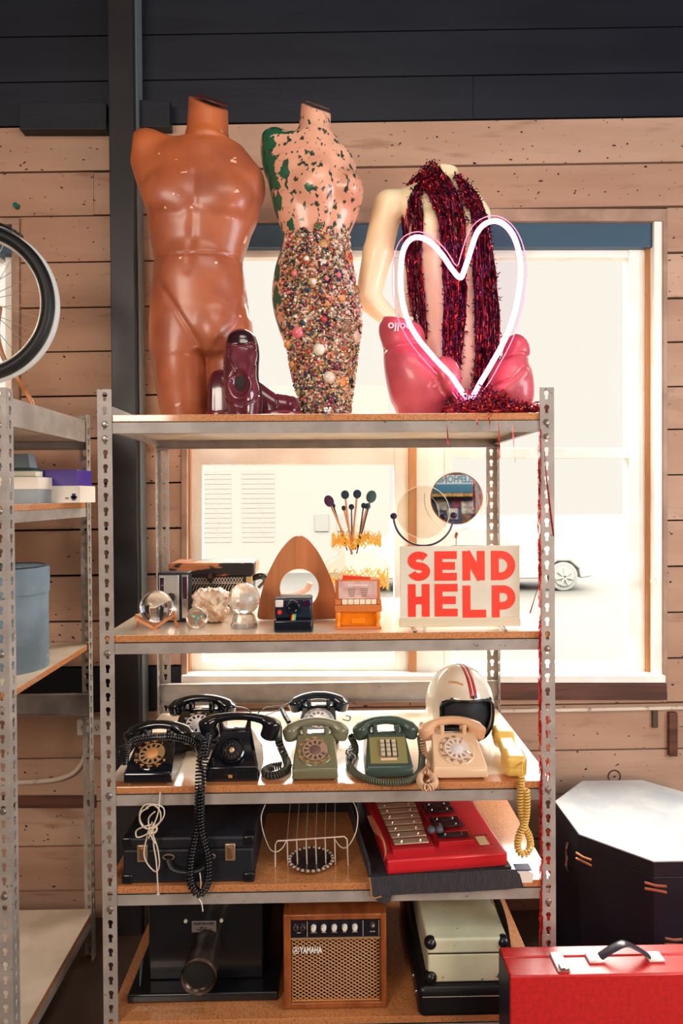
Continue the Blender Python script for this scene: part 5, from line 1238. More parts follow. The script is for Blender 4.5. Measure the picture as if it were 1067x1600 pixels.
def desk_phone(label, px, py, mb, mh, mwheel, mhub, mnum=NUMW, w=0.126, hsx=1.0, rz=0.0, kind='rotary', mring=None, hz=0.0, zf=0.088, yf=0.10, Yset=None, hrot=(0, 0, 0)):
    b = PG(px, py, Z3) if Yset is None else Vector((P(px, 1150, Yset).x, Yset, Z3))
    t = thing('desk_telephone', label, 'telephone', (b.x, b.y, Z3), rz)
    h0 = 0.031; W = w/2
    prof = [(0.003, 0.005, W*0.98), (0, 0.010, W), (0.001, h0, W*0.985), (0.006, h0+0.005, W*0.97), (yf, zf, W*0.86), (yf+0.012, zf+0.002, W*0.76), (yf+0.045, zf+0.0, W*0.70), (yf+0.075, zf-0.006, W*0.78), (yf+0.10, 0.03, W*0.96), (yf+0.10, 0.005, W*0.96)]
    obj('body', body_mesh(w, prof), mb, t, smooth=50, bevel=0.005, bseg=3)
    k = new()
    for x in (-W*0.8, W*0.8):
        for y in (0.02, yf+0.08): lathe(k, [(0.008, 0), (0.008, 0.006)], 10, T3(x, y, 0))
    obj('feet', k, BLK, t)
    for x in (-0.032, 0.032): obj('cradle_peg', cbox(x-0.006, x+0.006, yf+0.004, yf+0.014, zf-0.004, zf+0.026), mb, t, bevel=0.003)
    obj('added_bright_bar', cbox(-0.026, 0.026, yf+0.012, yf+0.040, zf-0.002, zf+0.006), CHR, t, bevel=0.002)  # chrome bar added in place of a bright reflection on the body top
    for x in (-0.032, 0.032): obj('cradle_peg', cbox(x-0.006, x+0.006, yf+0.046, yf+0.054, zf-0.004, zf+0.024), mb, t, bevel=0.003)
    handset(t, mh, (0, yf+0.032, zf+0.012+hz), hrot, sx=hsx)
    al = math.atan2(zf-h0-0.005, yf-0.006); M = T3(0, (yf+0.006)/2, (zf+h0+0.005)/2) @ RX(al)
    if kind == 'rotary': dial(t, M @ T3(0, 0, -0.0005), mring or mb, mwheel, mhub, mnum, k=min(1.0, w/0.126))
    else:
        b_ = new(); box(b_, -W*0.78, W*0.78, -0.046, 0.044, 0, 0.0025, M); fp = obj('key_panel', b_, mwheel, t, smooth=0, bevel=0.0015)
        for r_ in range(4):
            for c_ in range(3):
                b_ = new(); x = -0.017+c_*0.016; y = 0.024-r_*0.0145; box(b_, x-0.0058, x+0.0058, y-0.0050, y+0.0050, 0.002, 0.010, M @ T3(0.002, 0, 0)); obj('key', b_, mhub, t, smooth=0, bevel=0.0012)
        b_ = new(); box(b_, -0.022, 0.022, -0.037, -0.029, 0.0025, 0.0035, M); obj('number_card', b_, mat('peach_card', (226, 184, 150), 0.5), t, smooth=0)
        b_ = new(); box(b_, -0.020, 0.027, -0.026, 0.033, 0.0022, 0.0032, M); obj('key_recess', b_, mat('key_recess', (60, 44, 40), 0.6), t, smooth=0)
    return t
BKP = mat('black_bakelite', (14, 16, 22), 0.16, coat=0.7, crough=0.06)
def cord(t, pts, R, r, pitch, m, name='coiled_cord'):
    "pts in world space"
    L = t.location.copy(); Ri = Matrix.Rotation(-t.rotation_euler.z, 3, 'Z')
    return obj(name, coil(new(), [Ri @ (Vector(p)-L) for p in pts], R, r, pitch), m, t, smooth=180)
def wire(t, pts, r, m, name='line_wire'):
    L = t.location.copy(); Ri = Matrix.Rotation(-t.rotation_euler.z, 3, 'Z')
    return obj(name, tube(new(), cat([Ri @ (Vector(p)-L) for p in pts], 8), r, 6), m, t, smooth=180)
BRZ = mat('bronze_dial', (206, 166, 122), 0.3, 0.5); ORH = mat('orange_dial_label', (216, 150, 90), 0.45)
pA = desk_phone('black rotary telephone with orange dial centre, front left on the phone shelf', 230, 1228, BKP, BKP, BRZ, ORH, mat('orange_numerals', (220, 150, 80), 0.5), w=0.130, hsx=1.06, mring=BKP)
gs = lambda u, v, h=0.009: PG(u, v, Z3+h)
cord(pA, [P(196, 1196, 1.80), P(198, 1174, 1.80), P(208, 1158, 1.795), P(240, 1152, 1.79), P(272, 1152, 1.79), P(300, 1160, 1.80), P(308, 1172, 1.82)], 0.0075, 0.0024, 0.0066, BKP)
cord(pA, [P(303, 1150, 1.84), P(318, 1160, 1.80), P(313, 1190, 1.76), P(311, 1235, 1.747), P(309, 1290, 1.747), P(299, 1340, 1.747), P(298, 1378, 1.747), P(311, 1396, 1.747), P(324, 1378, 1.747), P(325, 1340, 1.747), P(314, 1290, 1.742), P(314, 1225, 1.738), P(320, 1180, 1.77), P(326, 1150, 1.84)], 0.0100, 0.0027, 0.0088, BKP)
wire(pA, [P(312, 1362, 1.747), P(314, 1384, 1.745), P(310, 1400, 1.745), P(315, 1412, 1.745), P(317, 1424, 1.745)], 0.0015, WH, 'white_tie')
wire(pA, [P(200, 1182, 1.80), P(186, 1178, 1.81), P(186, 1165, 1.82), P(200, 1162, 1.82)], 0.0032, BKP, 'wire_loop')

# antique phone
b = PG(362, 1222, Z3)
t = pB = thing('desk_telephone', 'antique black telephone with tall horned cradle and long handset, second from left in front', 'telephone', (b.x, b.y, Z3))
W = 0.072
prof = [(0.0, 0.0, W), (0, 0.040, W), (0.006, 0.043, W*0.97), (0.030, 0.062, W*0.80), (0.052, 0.090, W*0.63), (0.066, 0.118, W*0.56), (0.10, 0.118, W*0.56), (0.125, 0.085, W*0.66), (0.15, 0.043, W*0.97), (0.156, 0.0, W)]
obj('body', body_mesh(0, prof), BKP, t, smooth=60, bevel=0.004, bseg=3)
for x in (-0.037, 0.037):
    k = new(); tube(k, [(x*0.9, 0.075, 0.105), (x, 0.070, 0.125), (x*1.08, 0.068, 0.143)], [0.012, 0.008, 0.005], 8); obj('cradle_horn', k, BKP, t)
obj('added_bright_bar', cbox(-0.028, 0.028, 0.070, 0.085, 0.118, 0.125), CHR, t, bevel=0.002)
handset(t, BKP, (0.012, 0.085, 0.135), (0, 0.03, 0), HS2)
M = T3(-0.002, 0.028, 0.074) @ RX(math.radians(50))
k = new(); lathe(k, [(0.033, 0), (0.034, 0.004), (0.030, 0.007), (0.027, 0.004), (0.001, 0.004)], 36, M); obj('dial_cup', k, BKP, t)
k = new(); lathe(k, [(0.007, 0.004), (0.007, 0.010), (0.001, 0.011)], 16, M); obj('dial_hub', k, BRZ, t)
for i in range(10):
    a = math.radians(60+i*30); o = text('numeral', '1234567890'[i], 0.0065, mat('orange_numerals', (220, 150, 80), 0.5), t, bold=0.04, ext=0.0002); o.matrix_local = M @ T3(0.017*math.cos(a), 0.017*math.sin(a), 0.0045)
obj('finger_wheel', finger_wheel(M @ T3(0, 0, 0.0085) @ Matrix.Scale(0.76, 4), r0_=0.012), BKP, t, smooth=0, solid=0.0015)
obj('name_plate', cbox(-0.020, 0.014, -0.0015, 0, 0.010, 0.022), BLK, t, bevel=0.001); obj('brass_badge', cbox(-0.009, 0.002, -0.0028, 0, 0.012, 0.020), mat('brass_badge', (214, 160, 90), 0.3, 0.5), t, bevel=0.0008)

WDIAL = mat('white_dial', (232, 222, 222), 0.35); BLUEB = mat('blue_black_plastic', (16, 30, 44), 0.14, coat=0.9, crough=0.05)
pC = desk_phone('black telephone with pale scalloped dial, at the back left of the phone shelf', 303, 0, BKP, BKP, WDIAL, WDIAL, w=0.15, hsx=1.14, Yset=2.0, mring=BKP, zf=0.092)
pD = desk_phone('glossy blue black rotary telephone at the back, behind the olive one', 497, 0, BLUEB, BLUEB, WDIAL, WDIAL, w=0.130, hsx=1.03, Yset=2.03, mring=mat('pale_number_ring', (150, 160, 170), 0.3))
wire(pC, [P(366, 1104, 2.12), P(385, 1108, 2.1), P(397, 1119, 2.08), P(396, 1124, 2.07), P(390, 1121, 2.07)], 0.0022, BKP, 'handset_wire')
wire(pD, [P(396, 1124, 2.07), P(410, 1108, 2.10), P(430, 1104, 2.12), P(446, 1102, 2.13)], 0.0022, BKP, 'handset_wire')
wire(pD, [P(399, 1122, 2.07), P(430, 1112, 2.10), P(450, 1099, 2.13)], 0.0016, BKP, 'handset_wire')
cord(pD, [P(440, 1108, 2.12), P(446, 1120, 2.05), P(452, 1130, 2.0)], 0.006, 0.002, 0.006, BKP)
wire(pD, [P(540, 1118, 2.06), P(547, 1120, 2.05), P(545, 1126, 2.04), P(535, 1124, 2.04)], 0.0018, BKP, 'line_wire')

OLV = mat('olive_plastic', (112, 108, 82), 0.28, coat=0.4); OLH = mat('olive_handset', (118, 116, 94), 0.25, coat=0.5)
pE = desk_phone('olive green rotary telephone in the front row between black and push button phones', 492, 1222, OLV, OLH, mat('clear_brown_wheel', (176, 140, 124), 0.25, 0.2, coat=0.6), mat('brown_dial_hub', (110, 84, 78), 0.4), mat('orange_numerals', (220, 150, 80), 0.5), w=0.126)
OLC = mat('dark_olive_cord', (58, 56, 46), 0.4)
cord(pE, [P(435, 1136, 1.98), P(436, 1160, 1.90), gs(446, 1184, 0.02), gs(449, 1200), gs(436, 1210), gs(420, 1212), gs(414, 1205), gs(424, 1199, 0.012), gs(440, 1196, 0.014)], 0.0095, 0.0026, 0.0068, OLC)
wire(pE, [gs(452, 1195, 0.003), gs(470, 1196, 0.003), gs(500, 1190, 0.003)], 0.0018, BKP)

GRN = mat('dark_green_plastic', (60, 76, 66), 0.28, coat=0.4)
pF = desk_phone('dark green push button telephone in the middle of the front row', 609, 1219, GRN, GRN, mat('olive_key_panel', (136, 128, 82), 0.4), mat('grey_beige_keys', (196, 180, 156), 0.4), w=0.132, kind='keys')
cord(pF, [P(548, 1150, 1.93), gs(556, 1172, 0.012), gs(546, 1190), gs(553, 1206), gs(578, 1219), gs(612, 1223), gs(642, 1219), gs(657, 1204), gs(659, 1180, 0.02), P(656, 1150, 1.9)], 0.0078, 0.0027, 0.0062, mat('green_cord', (92, 94, 74), 0.35))
BCH = mat('beige_plastic', (226, 188, 152), 0.3, coat=0.4)
pG = desk_phone('beige rotary telephone in front of the white racing helmet', 720, 1220, BCH, mat('peach_handset', (222, 174, 136), 0.3, coat=0.4), mat('clear_dial_wheel', (226, 206, 196), 0.2, coat=0.8), mat('pale_dial_hub', (216, 206, 204), 0.35), mat('brown_ink_numerals', (110, 84, 72), 0.5), w=0.152, hsx=1.03)
cord(pG, [P(660, 1132, 1.95), P(659, 1150, 1.9), gs(664, 1180, 0.02), gs(674, 1188), gs(667, 1202), gs(656, 1214), gs(658, 1227), gs(670, 1231, 0.012), gs(680, 1224), gs(674, 1210, 0.014), gs(664, 1204, 0.022)], 0.0072, 0.0030, 0.0078, mat('peach_cord', (220, 178, 144), 0.35))
wire(pG, [P(690, 1190, 1.86), P(684, 1176, 1.88), P(676, 1178, 1.86)], 0.0014, BKP)
tg_ = thing('cable_bundle', 'tangled dark blue and grey cable bundle between the olive and green telephones', 'cables', gs(552, 1180, 0.0))
for i in range(7):
    q = [gs(546+random.uniform(-6, 10), 1166+j*6+random.uniform(-5, 5), 0.004+random.uniform(0, 0.02)) for j in range(5)]
    wire(tg_, q, 0.002, mat('dark_blue_cable', (26, 28, 62), 0.25) if i % 2 else mat('grey_cable', (170, 170, 176), 0.3), 'cable')

# yellow handset
YEL = mat('yellow_plastic', (232, 190, 98), 0.3, coat=0.5); YEC = mat('yellow_cord', (222, 178, 92), 0.35)
a = PG(806, 1204, Z3+0.02); c = PG(783, 1160, Z3+0.02)
t = thing('yellow_handset', 'yellow telephone handset lying at the right end of the shelf, its cord hanging down', 'telephone handset', (a.x, a.y, Z3), math.atan2(-(c.x-a.x), c.y-a.y))
def fy(p):
    d_ = s_box(p, (0, 0.11, 0.030), (0.025, 0.095, 0.014), 0.012); d_ = smin(d_, s_box(p, (0, 0.026, 0.032), (0.030, 0.034, 0.030), 0.014), 0.02)
    d_ = smin(d_, s_box(p, (0, 0.185, 0.030), (0.028, 0.030, 0.026), 0.013), 0.02)
    return d_+0.0016*np.exp(-((p[:, 2]-0.030-0.04*(p[:, 1]-0.02))/0.0016)**2)
v, F = surf(fy, (-0.045, -0.03, -0.01), (0.045, 0.235, 0.08), 0.0034); obj('shell', (v, F), YEL, t, smooth=180, rot=(0.10, 0, 0), loc=(0, 0, 0.0))
k = new(); disc(k, (0.004, -0.006, 0.030), 0.006, 0.003, seg=14); obj('cord_socket', k, mat('dark_hole', (60, 40, 24), 0.5), t)
wire(t, [P(812, 1186, 1.79), P(816, 1192, 1.77), P(815, 1202, 1.755), P(816, 1212, 1.75)], 0.0022, YEC, 'cord_end')
cord(t, [P(815, 1212, 1.752), P(814, 1228, 1.750), P(813, 1245, 1.748), P(814, 1270, 1.748), P(819, 1290, 1.748), P(827, 1308, 1.748), P(828, 1325, 1.748), P(818, 1335, 1.748), P(809, 1326, 1.748), P(811, 1305, 1.748), P(820, 1285, 1.744), P(823, 1260, 1.742), P(822, 1232, 1.744)], 0.0075, 0.0030, 0.0078, YEC)

# helmet
Yhm = 2.06; b, _ = base_on(716, Yhm, Z3)
t = thing('racing_helmet', 'white open face helmet with two red stripes behind the beige telephone', 'helmet', (b.x, b.y, Z3), 0.10)
RXH, RYH, RZH, CZ = 0.106, 0.122, 0.128, 0.112
def fh(p):
    o = s_ell(p, (0, 0, CZ), (RXH, RYH, RZH)); i = s_ell(p, (0, 0, CZ), (RXH-0.010, RYH-0.010, RZH-0.010))
    d_ = smax(o, -i, 0.003); d_ = smax(d_, 0.012-p[:, 2], 0.004)
    op = s_box(p, (0, -0.12, 0.098), (0.082, 0.075, 0.062), 0.028); return smax(d_, -op, 0.003)
v, F = surf(fh, (-0.125, -0.14, -0.01), (0.125, 0.14, 0.26), 0.0046)
HW = mat('white_helmet_shell', (236, 226, 210), 0.22, coat=0.8, crough=0.05, col2=(228, 214, 196), nscale=12)
obj('shell', (v, F), HW, t, smooth=50)
k = new(); sphere(k, (0, 0.006, CZ), 0.093, 24, 14, sy=1.1, sz=1.2); obj('lining', k, mat('dark_lining', (20, 26, 34), 0.6), t)
tr = []
for i in range(48):
    a = 2*PI*i/48; x = 0.082*max(-1, min(1, 1.18*math.cos(a))); z = 0.098+0.062*max(-1, min(1, 1.18*math.sin(a)))
    q = 1-(x/RXH)**2-((z-CZ)/RZH)**2; tr.append((x, -RYH*math.sqrt(max(q, 0.03))-0.001, z))
obj('edge_trim', tube(new(), tr, 0.0042, 8, closed=True), BLK, t, smooth=180)
def on_h(x, th, off=1.004):
    "point on the shell at side offset x and polar angle th from the top towards the front"
    q = math.sqrt(1-(x/RXH)**2); return Vector((x*off, -RYH*q*math.sin(th)*off, CZ+RZH*q*math.cos(th)*off))
for x0, x1 in ((0.000, 0.009), (0.013, 0.022)):
    k = new(); A = [k.verts.new(on_h(x0, -1.3+2.42*i/30)) for i in range(31)]; B = [k.verts.new(on_h(x1, -1.3+2.42*i/30)) for i in range(31)]
    for i in range(30): k.faces.new((A[i], B[i], B[i+1], A[i+1]))
    obj('red_stripe', k, mat('helmet_red', (176, 50, 52), 0.3, coat=0.6), t, solid=0.001)
for x in (-0.052, 0.011, 0.070):
    k = new(); q = on_h(x, 1.10, 1.0); lathe(k, [(0.0055, 0), (0.005, 0.003), (0.001, 0.004)], 12, T3(*q) @ Vector((x*1.2, -0.1, 0.05)).to_track_quat('Z', 'Y').to_matrix().to_4x4()); obj('snap_stud', k, mat('dark_stud', (60, 66, 74), 0.3, 0.5), t)
k = new(); ribbon(k, [on_h(-0.052, 0.62, 1.006), on_h(-0.034, 0.70, 1.006), on_h(-0.016, 0.80, 1.006)], 0.012, tw=0.0); obj('orange_wing_mark', k, mat('orange_decal', (226, 170, 110), 0.4), t, smooth=0)

# ---------------------------------------------------------------- fourth shelf
PBK = mat('dark_box_card', (26, 24, 28), 0.6)
Z = Z4
b = PG(294, 1381, Z)
t = thing('suitcase', 'old black suitcase with brass latches, left on the shelf below the phones', 'suitcase', (b.x, b.y+0.004, Z))
SU = mat('black_fibreboard', (26, 28, 36), 0.5, bump=0.35, bscale=140); BRS = mat('worn_brass', (206, 176, 142), 0.3, 0.8); w2 = 0.176
obj('lower_shell', cbox(-w2, w2, 0, 0.44, 0.0, 0.092), SU, t, bevel=0.006, bseg=3); obj('lid', cbox(-w2-0.002, w2+0.002, -0.003, 0.443, 0.093, 0.126), SU, t, bevel=0.007, bseg=3)
for x in (-w2+0.054, w2-0.062):
    o = obj('latch', cbox(x-0.014, x+0.014, -0.008, -0.001, 0.062, 0.108), BRS, t, bevel=0.002)
    obj('latch_hasp', cbox(x-0.006, x+0.006, -0.012, -0.007, 0.070, 0.102), mat('dull_brass', (150, 110, 84), 0.4, 0.7), o, bevel=0.002)
HB = mat('black_leather', (24, 24, 28), 0.4)
for x in (-0.052, 0.058): k = new(); tube(k, [(x+0.015*math.cos(a), -0.005, 0.074+0.007*math.sin(a)) for a in [2*PI*i/16 for i in range(16)]], 0.0022, 6, closed=True); obj('handle_ring', k, BRS, t)
obj('handle', tube(new(), cat([(-0.052, -0.008, 0.072), (-0.036, -0.022, 0.052), (0.003, -0.026, 0.046), (0.042, -0.022, 0.052), (0.058, -0.008, 0.072)], 6), 0.005, 8, ry=0.009), HB, t, smooth=180)
for x in (-w2, w2):
    for z in (0.0, 0.100):
        k = new(); sx_ = 1 if x < 0 else -1; box(k, min(x-sx_*0.003, x+sx_*0.028), max(x-sx_*0.003, x+sx_*0.028), -0.0055, 0.03, z-0.0 if z == 0 else z, z+0.028); obj('corner_guard', k, mat('black_corner', (14, 16, 22), 0.3, coat=0.3), t, bevel=0.006, bseg=3)

t = thing('white_cord_coil', 'knotted bundle of thin white cord hanging in front of the black suitcase latch', 'cord', P(236, 1290, 1.748))
b0 = t.location.copy(); CW = mat('ivory_cord', (214, 198, 178), 0.5)
def pw(lst, Y=1.748): return [P(u, v, Y+random.uniform(-0.004, 0.004))-b0 for u, v in lst]
ROP = [[(250, 1238), (249, 1252), (247, 1270), (240, 1290), (232, 1310)], [(232, 1262), (220, 1270), (219, 1285), (230, 1295), (246, 1288), (256, 1275), (255, 1262), (242, 1257), (226, 1258), (218, 1272), (222, 1288), (236, 1298)],
       [(228, 1262), (240, 1258), (250, 1268), (250, 1284), (238, 1296), (226, 1305), (214, 1308), (213, 1298), (224, 1292), (238, 1288)], [(238, 1284), (229, 1310), (225, 1335), (232, 1352), (244, 1362), (249, 1350), (246, 1325), (238, 1300), (240, 1286)],
       [(240, 1290), (240, 1320), (244, 1345), (246, 1375), (247, 1396)], [(242, 1268), (232, 1280), (236, 1305), (242, 1318)]]
for q in ROP: obj('cord_loop', tube(new(), cat(pw(q), 8), 0.0020, 6), CW, t, smooth=180)
obj('cord_knot', tube(new(), cat(pw([(233, 1294), (244, 1292), (243, 1300), (232, 1302), (234, 1295)]), 5), 0.003, 6), CW, t, smooth=180)
k = new(); sphere(k, P(247, 1397, 1.748)-b0, 0.0042, 8, 6); obj('cord_tip', k, CW, t)

dkb = P(482, 1290, 2.14)
t = thing('dark_box', 'plain black box at the back of the shelf behind the white wire rack', 'box', (dkb.x, 2.16, Z)); obj('lower_box', cbox(-0.17, 0.16, 0, 0.18, 0, 0.11), PBK, t, bevel=0.004); obj('lid', cbox(-0.174, 0.164, -0.003, 0.183, 0.11, 0.19), PBK, t, bevel=0.004)
t = thing('wire_rack', 'white wire plate rack with prongs standing over the dark glass dish', 'rack', (P(487, 1355, 1.85).x, 1.85, Z)); b0 = t.location.copy()
WIRE = mat('pale_wire_paint', (224, 204, 188), 0.35, 0.3); zb = P(487, 1311, 1.85).z
obj('front_bar', tube(new(), [P(430, 1356, 1.85)-b0, P(430, 1320, 1.85)-b0, P(433, 1314, 1.85)-b0, P(538, 1307, 1.85)-b0, P(542, 1311, 1.85)-b0, P(544, 1352, 1.85)-b0], 0.0022, 8), WIRE, t)
for i in range(6):
    u = 448.5+i*14.8; v = 1313-i*1.0; e = P(u+1.5, 1356-i*0.6, 1.85)-b0; e.z = max(e.z, 0.001); obj('prong', tube(new(), [P(u, v, 1.85)-b0, e], 0.0019, 6), WIRE, t)
    a_ = P(u, v, 1.85)-b0; obj('back_wire', tube(new(), [a_, a_+Vector((0.003, 0.10, 0.055)), a_+Vector((0.004, 0.16, 0.15))], 0.0013, 6), mat('thin_wire', (150, 140, 134), 0.4, 0.5), t)
for q in ([(448, 1313), (441, 1325), (431, 1331), (421, 1325), (411, 1300), (408, 1280), (410, 1268), (415, 1256)], [(521, 1308), (529, 1320), (538, 1325), (547, 1318), (556, 1300), (559, 1278), (556, 1262), (551, 1252)]):
    obj('side_loop', tube(new(), cat([P(u, v, 1.855+0.0006*(1330-v))-b0 for u, v in q], 6), 0.0017, 6), WIRE, t, smooth=180)
b = PG(485, 1372, Z)
t = thing('glass_dish', 'dark glass dish with sparkling scalloped rim under the wire rack', 'dish', (b.x, b.y+0.066, Z))
k = new(); R_ = 0.064; prof = [(0.035, 0.0), (0.055, 0.004), (0.064, 0.018), (0.060, 0.018), (0.050, 0.007), (0.03, 0.005), (0.001, 0.005)]
lathe(k, prof, 40); obj('bowl', k, mat('smoked_glass', (60, 46, 42), 0.06, coat=1, trans=0.3), t, smooth=60)
for i in range(26): k = new(); a = 2*PI*i/26; sphere(k, (0.0615*math.cos(a), 0.0615*math.sin(a), 0.017), 0.0055, 8, 5, sz=0.6); obj('rim_scallop', k, mat('sparkling_rim', (214, 190, 172), 0.1, 0.3, coat=1), t)

# cardboard tray and glockenspiel
rz = math.radians(6.0)
b = PG(605, 1369, Z4+0.012)
gk = thing('glockenspiel', 'red toy glockenspiel with silver and black metal bars, on black cardboard', 'glockenspiel', (b.x, b.y, Z4+0.013), rz)
RD = mat('red_enamel', (206, 36, 44), 0.35, coat=0.4); SLV = mat('champagne_metal_bar', (206, 184, 156), 0.35, 0.6); BBR = mat('black_metal_bar', (20, 24, 34), 0.3, 0.3, coat=0.5)
W = 0.34; obj('frame', cbox(0, W, 0, 0.47, 0, 0.040), RD, gk, bevel=0.006, bseg=3)
obj('silver_bank_base', hexa(new(), [(0.022, 0.030, 0.040), (0.140, 0.030, 0.040), (0.152, 0.46, 0.040), (0.006, 0.46, 0.040), (0.022, 0.030, 0.052), (0.140, 0.030, 0.052), (0.152, 0.46, 0.052), (0.006, 0.46, 0.052)]), mat('dark_red_enamel', (176, 28, 38), 0.35), gk, smooth=0, bevel=0.001)
for i in range(11):
    y = 0.046+i*0.036; x0 = 0.030-i*0.0012; x1 = 0.128+i*0.0025
    o = obj('silver_bar', cbox(x0, x1, y, y+0.026, 0.056, 0.060), SLV, gk, bevel=0.001)
    for x in (x0+0.022, x1-0.022): k = new(); lathe(k, [(0.0035, 0.060), (0.003, 0.064), (0.001, 0.0645)], 8, T3(x, y+0.013, 0)); obj('bar_pin', k, CHR, o)
for i, y in enumerate((0.062, 0.118, 0.152, 0.210, 0.246, 0.300, 0.336)):
    obj('black_bank_base', cbox(0.158, 0.262, y-0.012, y+0.014, 0.040, 0.054), mat('dark_red_enamel', (176, 28, 38), 0.35), gk, smooth=0, bevel=0.001)
    o = obj('black_bar', cbox(0.160, 0.250, y, y+0.024, 0.058, 0.062), BBR, gk, bevel=0.001)
    for x in (0.182, 0.230): k = new(); lathe(k, [(0.0035, 0.062), (0.003, 0.066), (0.001, 0.0665)], 8, T3(x, y+0.012, 0)); obj('bar_pin', k, CHR, o)
obj('white_label', cbox(0.276, 0.304, 0.045, 0.090, 0.040, 0.0412), mat('cream_label', (236, 210, 160), 0.5), gk, smooth=0)
k = new()
for i in range(6): x = 0.270+i*0.008; box(k, x, x+0.003, 0.036+i*0.002, 0.044, 0.040, 0.0412); box(k, x, x+0.003, 0.092, 0.102, 0.040, 0.0412)
obj('label_rays', k, mat('dark_red_print', (140, 20, 30), 0.5), gk, smooth=0)
for i, (x, lab) in enumerate(((0.146, 'grey headed beater resting between the glockenspiel banks, left one of the two'), (0.170, 'grey headed beater on the glockenspiel, right one nearer the black bars'))):
    R3 = Matrix.Rotation(rz, 3, 'Z'); q = gk.location+R3 @ Vector((x, 0.088+i*0.0, 0.071)); mt = thing('beater', lab, 'beater', q, rz, group='beaters on the glockenspiel')
    k = new(); sphere(k, (0, 0, 0), 0.0115, 16, 10, sz=0.9, sy=1.15); obj('head', k, mat('grey_rubber', (92, 96, 106), 0.4), mt, smooth=180)
    obj('stick', tube(new(), [(0, 0.008, 0.0), (-0.006-0.012*i, 0.26, 0.0)], 0.0022, 6), mat('dark_handle', (60, 20, 28), 0.4), mt)
CB = mat('black_corrugated_card', (46, 46, 52), 0.6, col2=(60, 58, 62), nscale=60, stretch=(4, 1, 0.6), bump=0.6, bscale=120)
EDGE = mat('torn_brown_card', (176, 118, 78), 0.7)
tr_ = thing('cardboard_tray', 'torn black cardboard tray under the red glockenspiel', 'cardboard', (P(577, 1380, 1.765).x, 1.765, Z4)); b0 = tr_.location.copy()
obj('tray_floor', cbox(0, 0.40, 0.02, 0.55, 0, 0.011, RZ(0.06)), CB, tr_, smooth=0)
pt = [P(u, v, 1.751)-b0 for u, v in ((577, 1371), (640, 1366), (700, 1364), (760, 1361), (805, 1359), (812, 1366), (818, 1386), (790, 1390), (720, 1394), (640, 1397), (596, 1400), (582, 1402), (579, 1385))]
k = prism(new(), [(q.x, q.z) for q in pt], pt[0].y, pt[0].y+0.003); obj('front_flap', k, CB, tr_, smooth=0)
obj('torn_edge', tube(new(), cat([q+Vector((0, -0.001, 0)) for q in (pt[0], pt[-1], pt[-2], pt[-3])], 5), 0.0022, 5), EDGE, tr_)
k = new(); q = [P(575, 1368, 1.76)-b0, P(566, 1258, 1.95)-b0, P(596, 1258, 1.95)-b0, P(603, 1345, 1.80)-b0]
hexa(k, [(0, 0.0, 0.011), (0.006, 0.0, 0.011), (-0.055, 0.46, 0.011), (-0.061, 0.46, 0.011), (-0.004, 0.0, 0.055), (0.002, 0.0, 0.055), (-0.06, 0.46, 0.085), (-0.066, 0.46, 0.085)]); obj('left_wall', k, CB, tr_, smooth=0)
for i in range(4): obj('torn_strand', tube(new(), cat([P(600+i, 1345-i*3, 1.80)-b0, P(603-i*2, 1325-i*5, 1.81)-b0, P(594-i*3, 1300, 1.85)-b0, P(580-i*2, 1275, 1.92)-b0], 5), 0.0014, 5), EDGE, tr_)
k = prism(new(), [(q.x, q.z) for q in [P(u, v, 1.7495)-b0 for u, v in ((580, 1398), (612, 1399), (610, 1410), (598, 1412), (588, 1407))]], P(580, 1398, 1.7495).y-b0.y, P(580, 1398, 1.7495).y-b0.y+0.002); obj('bent_corner', k, CB, tr_, smooth=0)
b = PG(826, 1382, Z4)
t = thing('torn_paper', 'torn scrap of white card at the right front corner beside the glockenspiel', 'paper', (b.x, b.y+0.012, Z4))
obj('scrap', prism(new(), [(-0.035, 0), (0.012, 0), (0.016, 0.022), (0.004, 0.030), (-0.03, 0.030)], -0.004, 0.0), mat('white_card', (226, 218, 206), 0.5), t, smooth=0); k = new(); box(k, -0.03, 0.012, 0.0, 0.03, 0.030, 0.033); obj('folded_top', k, mat('navy_print', (30, 40, 84), 0.5), t, smooth=0)

# ---------------------------------------------------------------- bottom shelf
Z = Z5
b = PG(318, 1567, Z)
t = thing('postcard_projector', 'black box projector with a protruding lens tube and engraved plate, bottom shelf left', 'projector', (b.x, b.y, Z))
PB = mat('black_enamel', (13, 15, 20), 0.35, coat=0.3)
obj('base_plate', cbox(-0.212, 0.208, 0, 0.46, 0, 0.026), PB, t, bevel=0.006, bseg=3)
obj('housing', cbox(-0.166, 0.160, 0.055, 0.42, 0.026, 0.31), PB, t, bevel=0.004)
obj('side_glass', hexa(new(), [(-0.196, 0.06, 0.027), (-0.186, 0.03, 0.027), (-0.183, 0.032, 0.027), (-0.193, 0.062, 0.027), (-0.186, 0.06, 0.08), (-0.186, 0.04, 0.08), (-0.183, 0.04, 0.08), (-0.183, 0.06, 0.08)]), mat('teal_steel', (90, 116, 124), 0.3, 0.3), t, smooth=0)
Lx = (304-516)/FPX*1.75-b.x; Lz = 0.128; yb_ = 0.055; yf_ = 1.745-b.y
MT = T3(Lx, yf_, Lz) @ RX(-PI/2)
LM = mat('brown_black_tube', (44, 36, 36), 0.3, 0.4); D = yb_-yf_
k = new(); lathe(k, [(0.043, D*0.42), (0.043, D)], 40, MT); obj('lens_barrel', k, LM, t)
k = new(); lathe(k, [(0.045, 0.012), (0.045, D*0.45)], 40, MT, cap=False); obj('lens_tube', k, mat('worn_bronze_tube', (104, 84, 76), 0.3, 0.7, col2=(60, 50, 48), nscale=14), t)
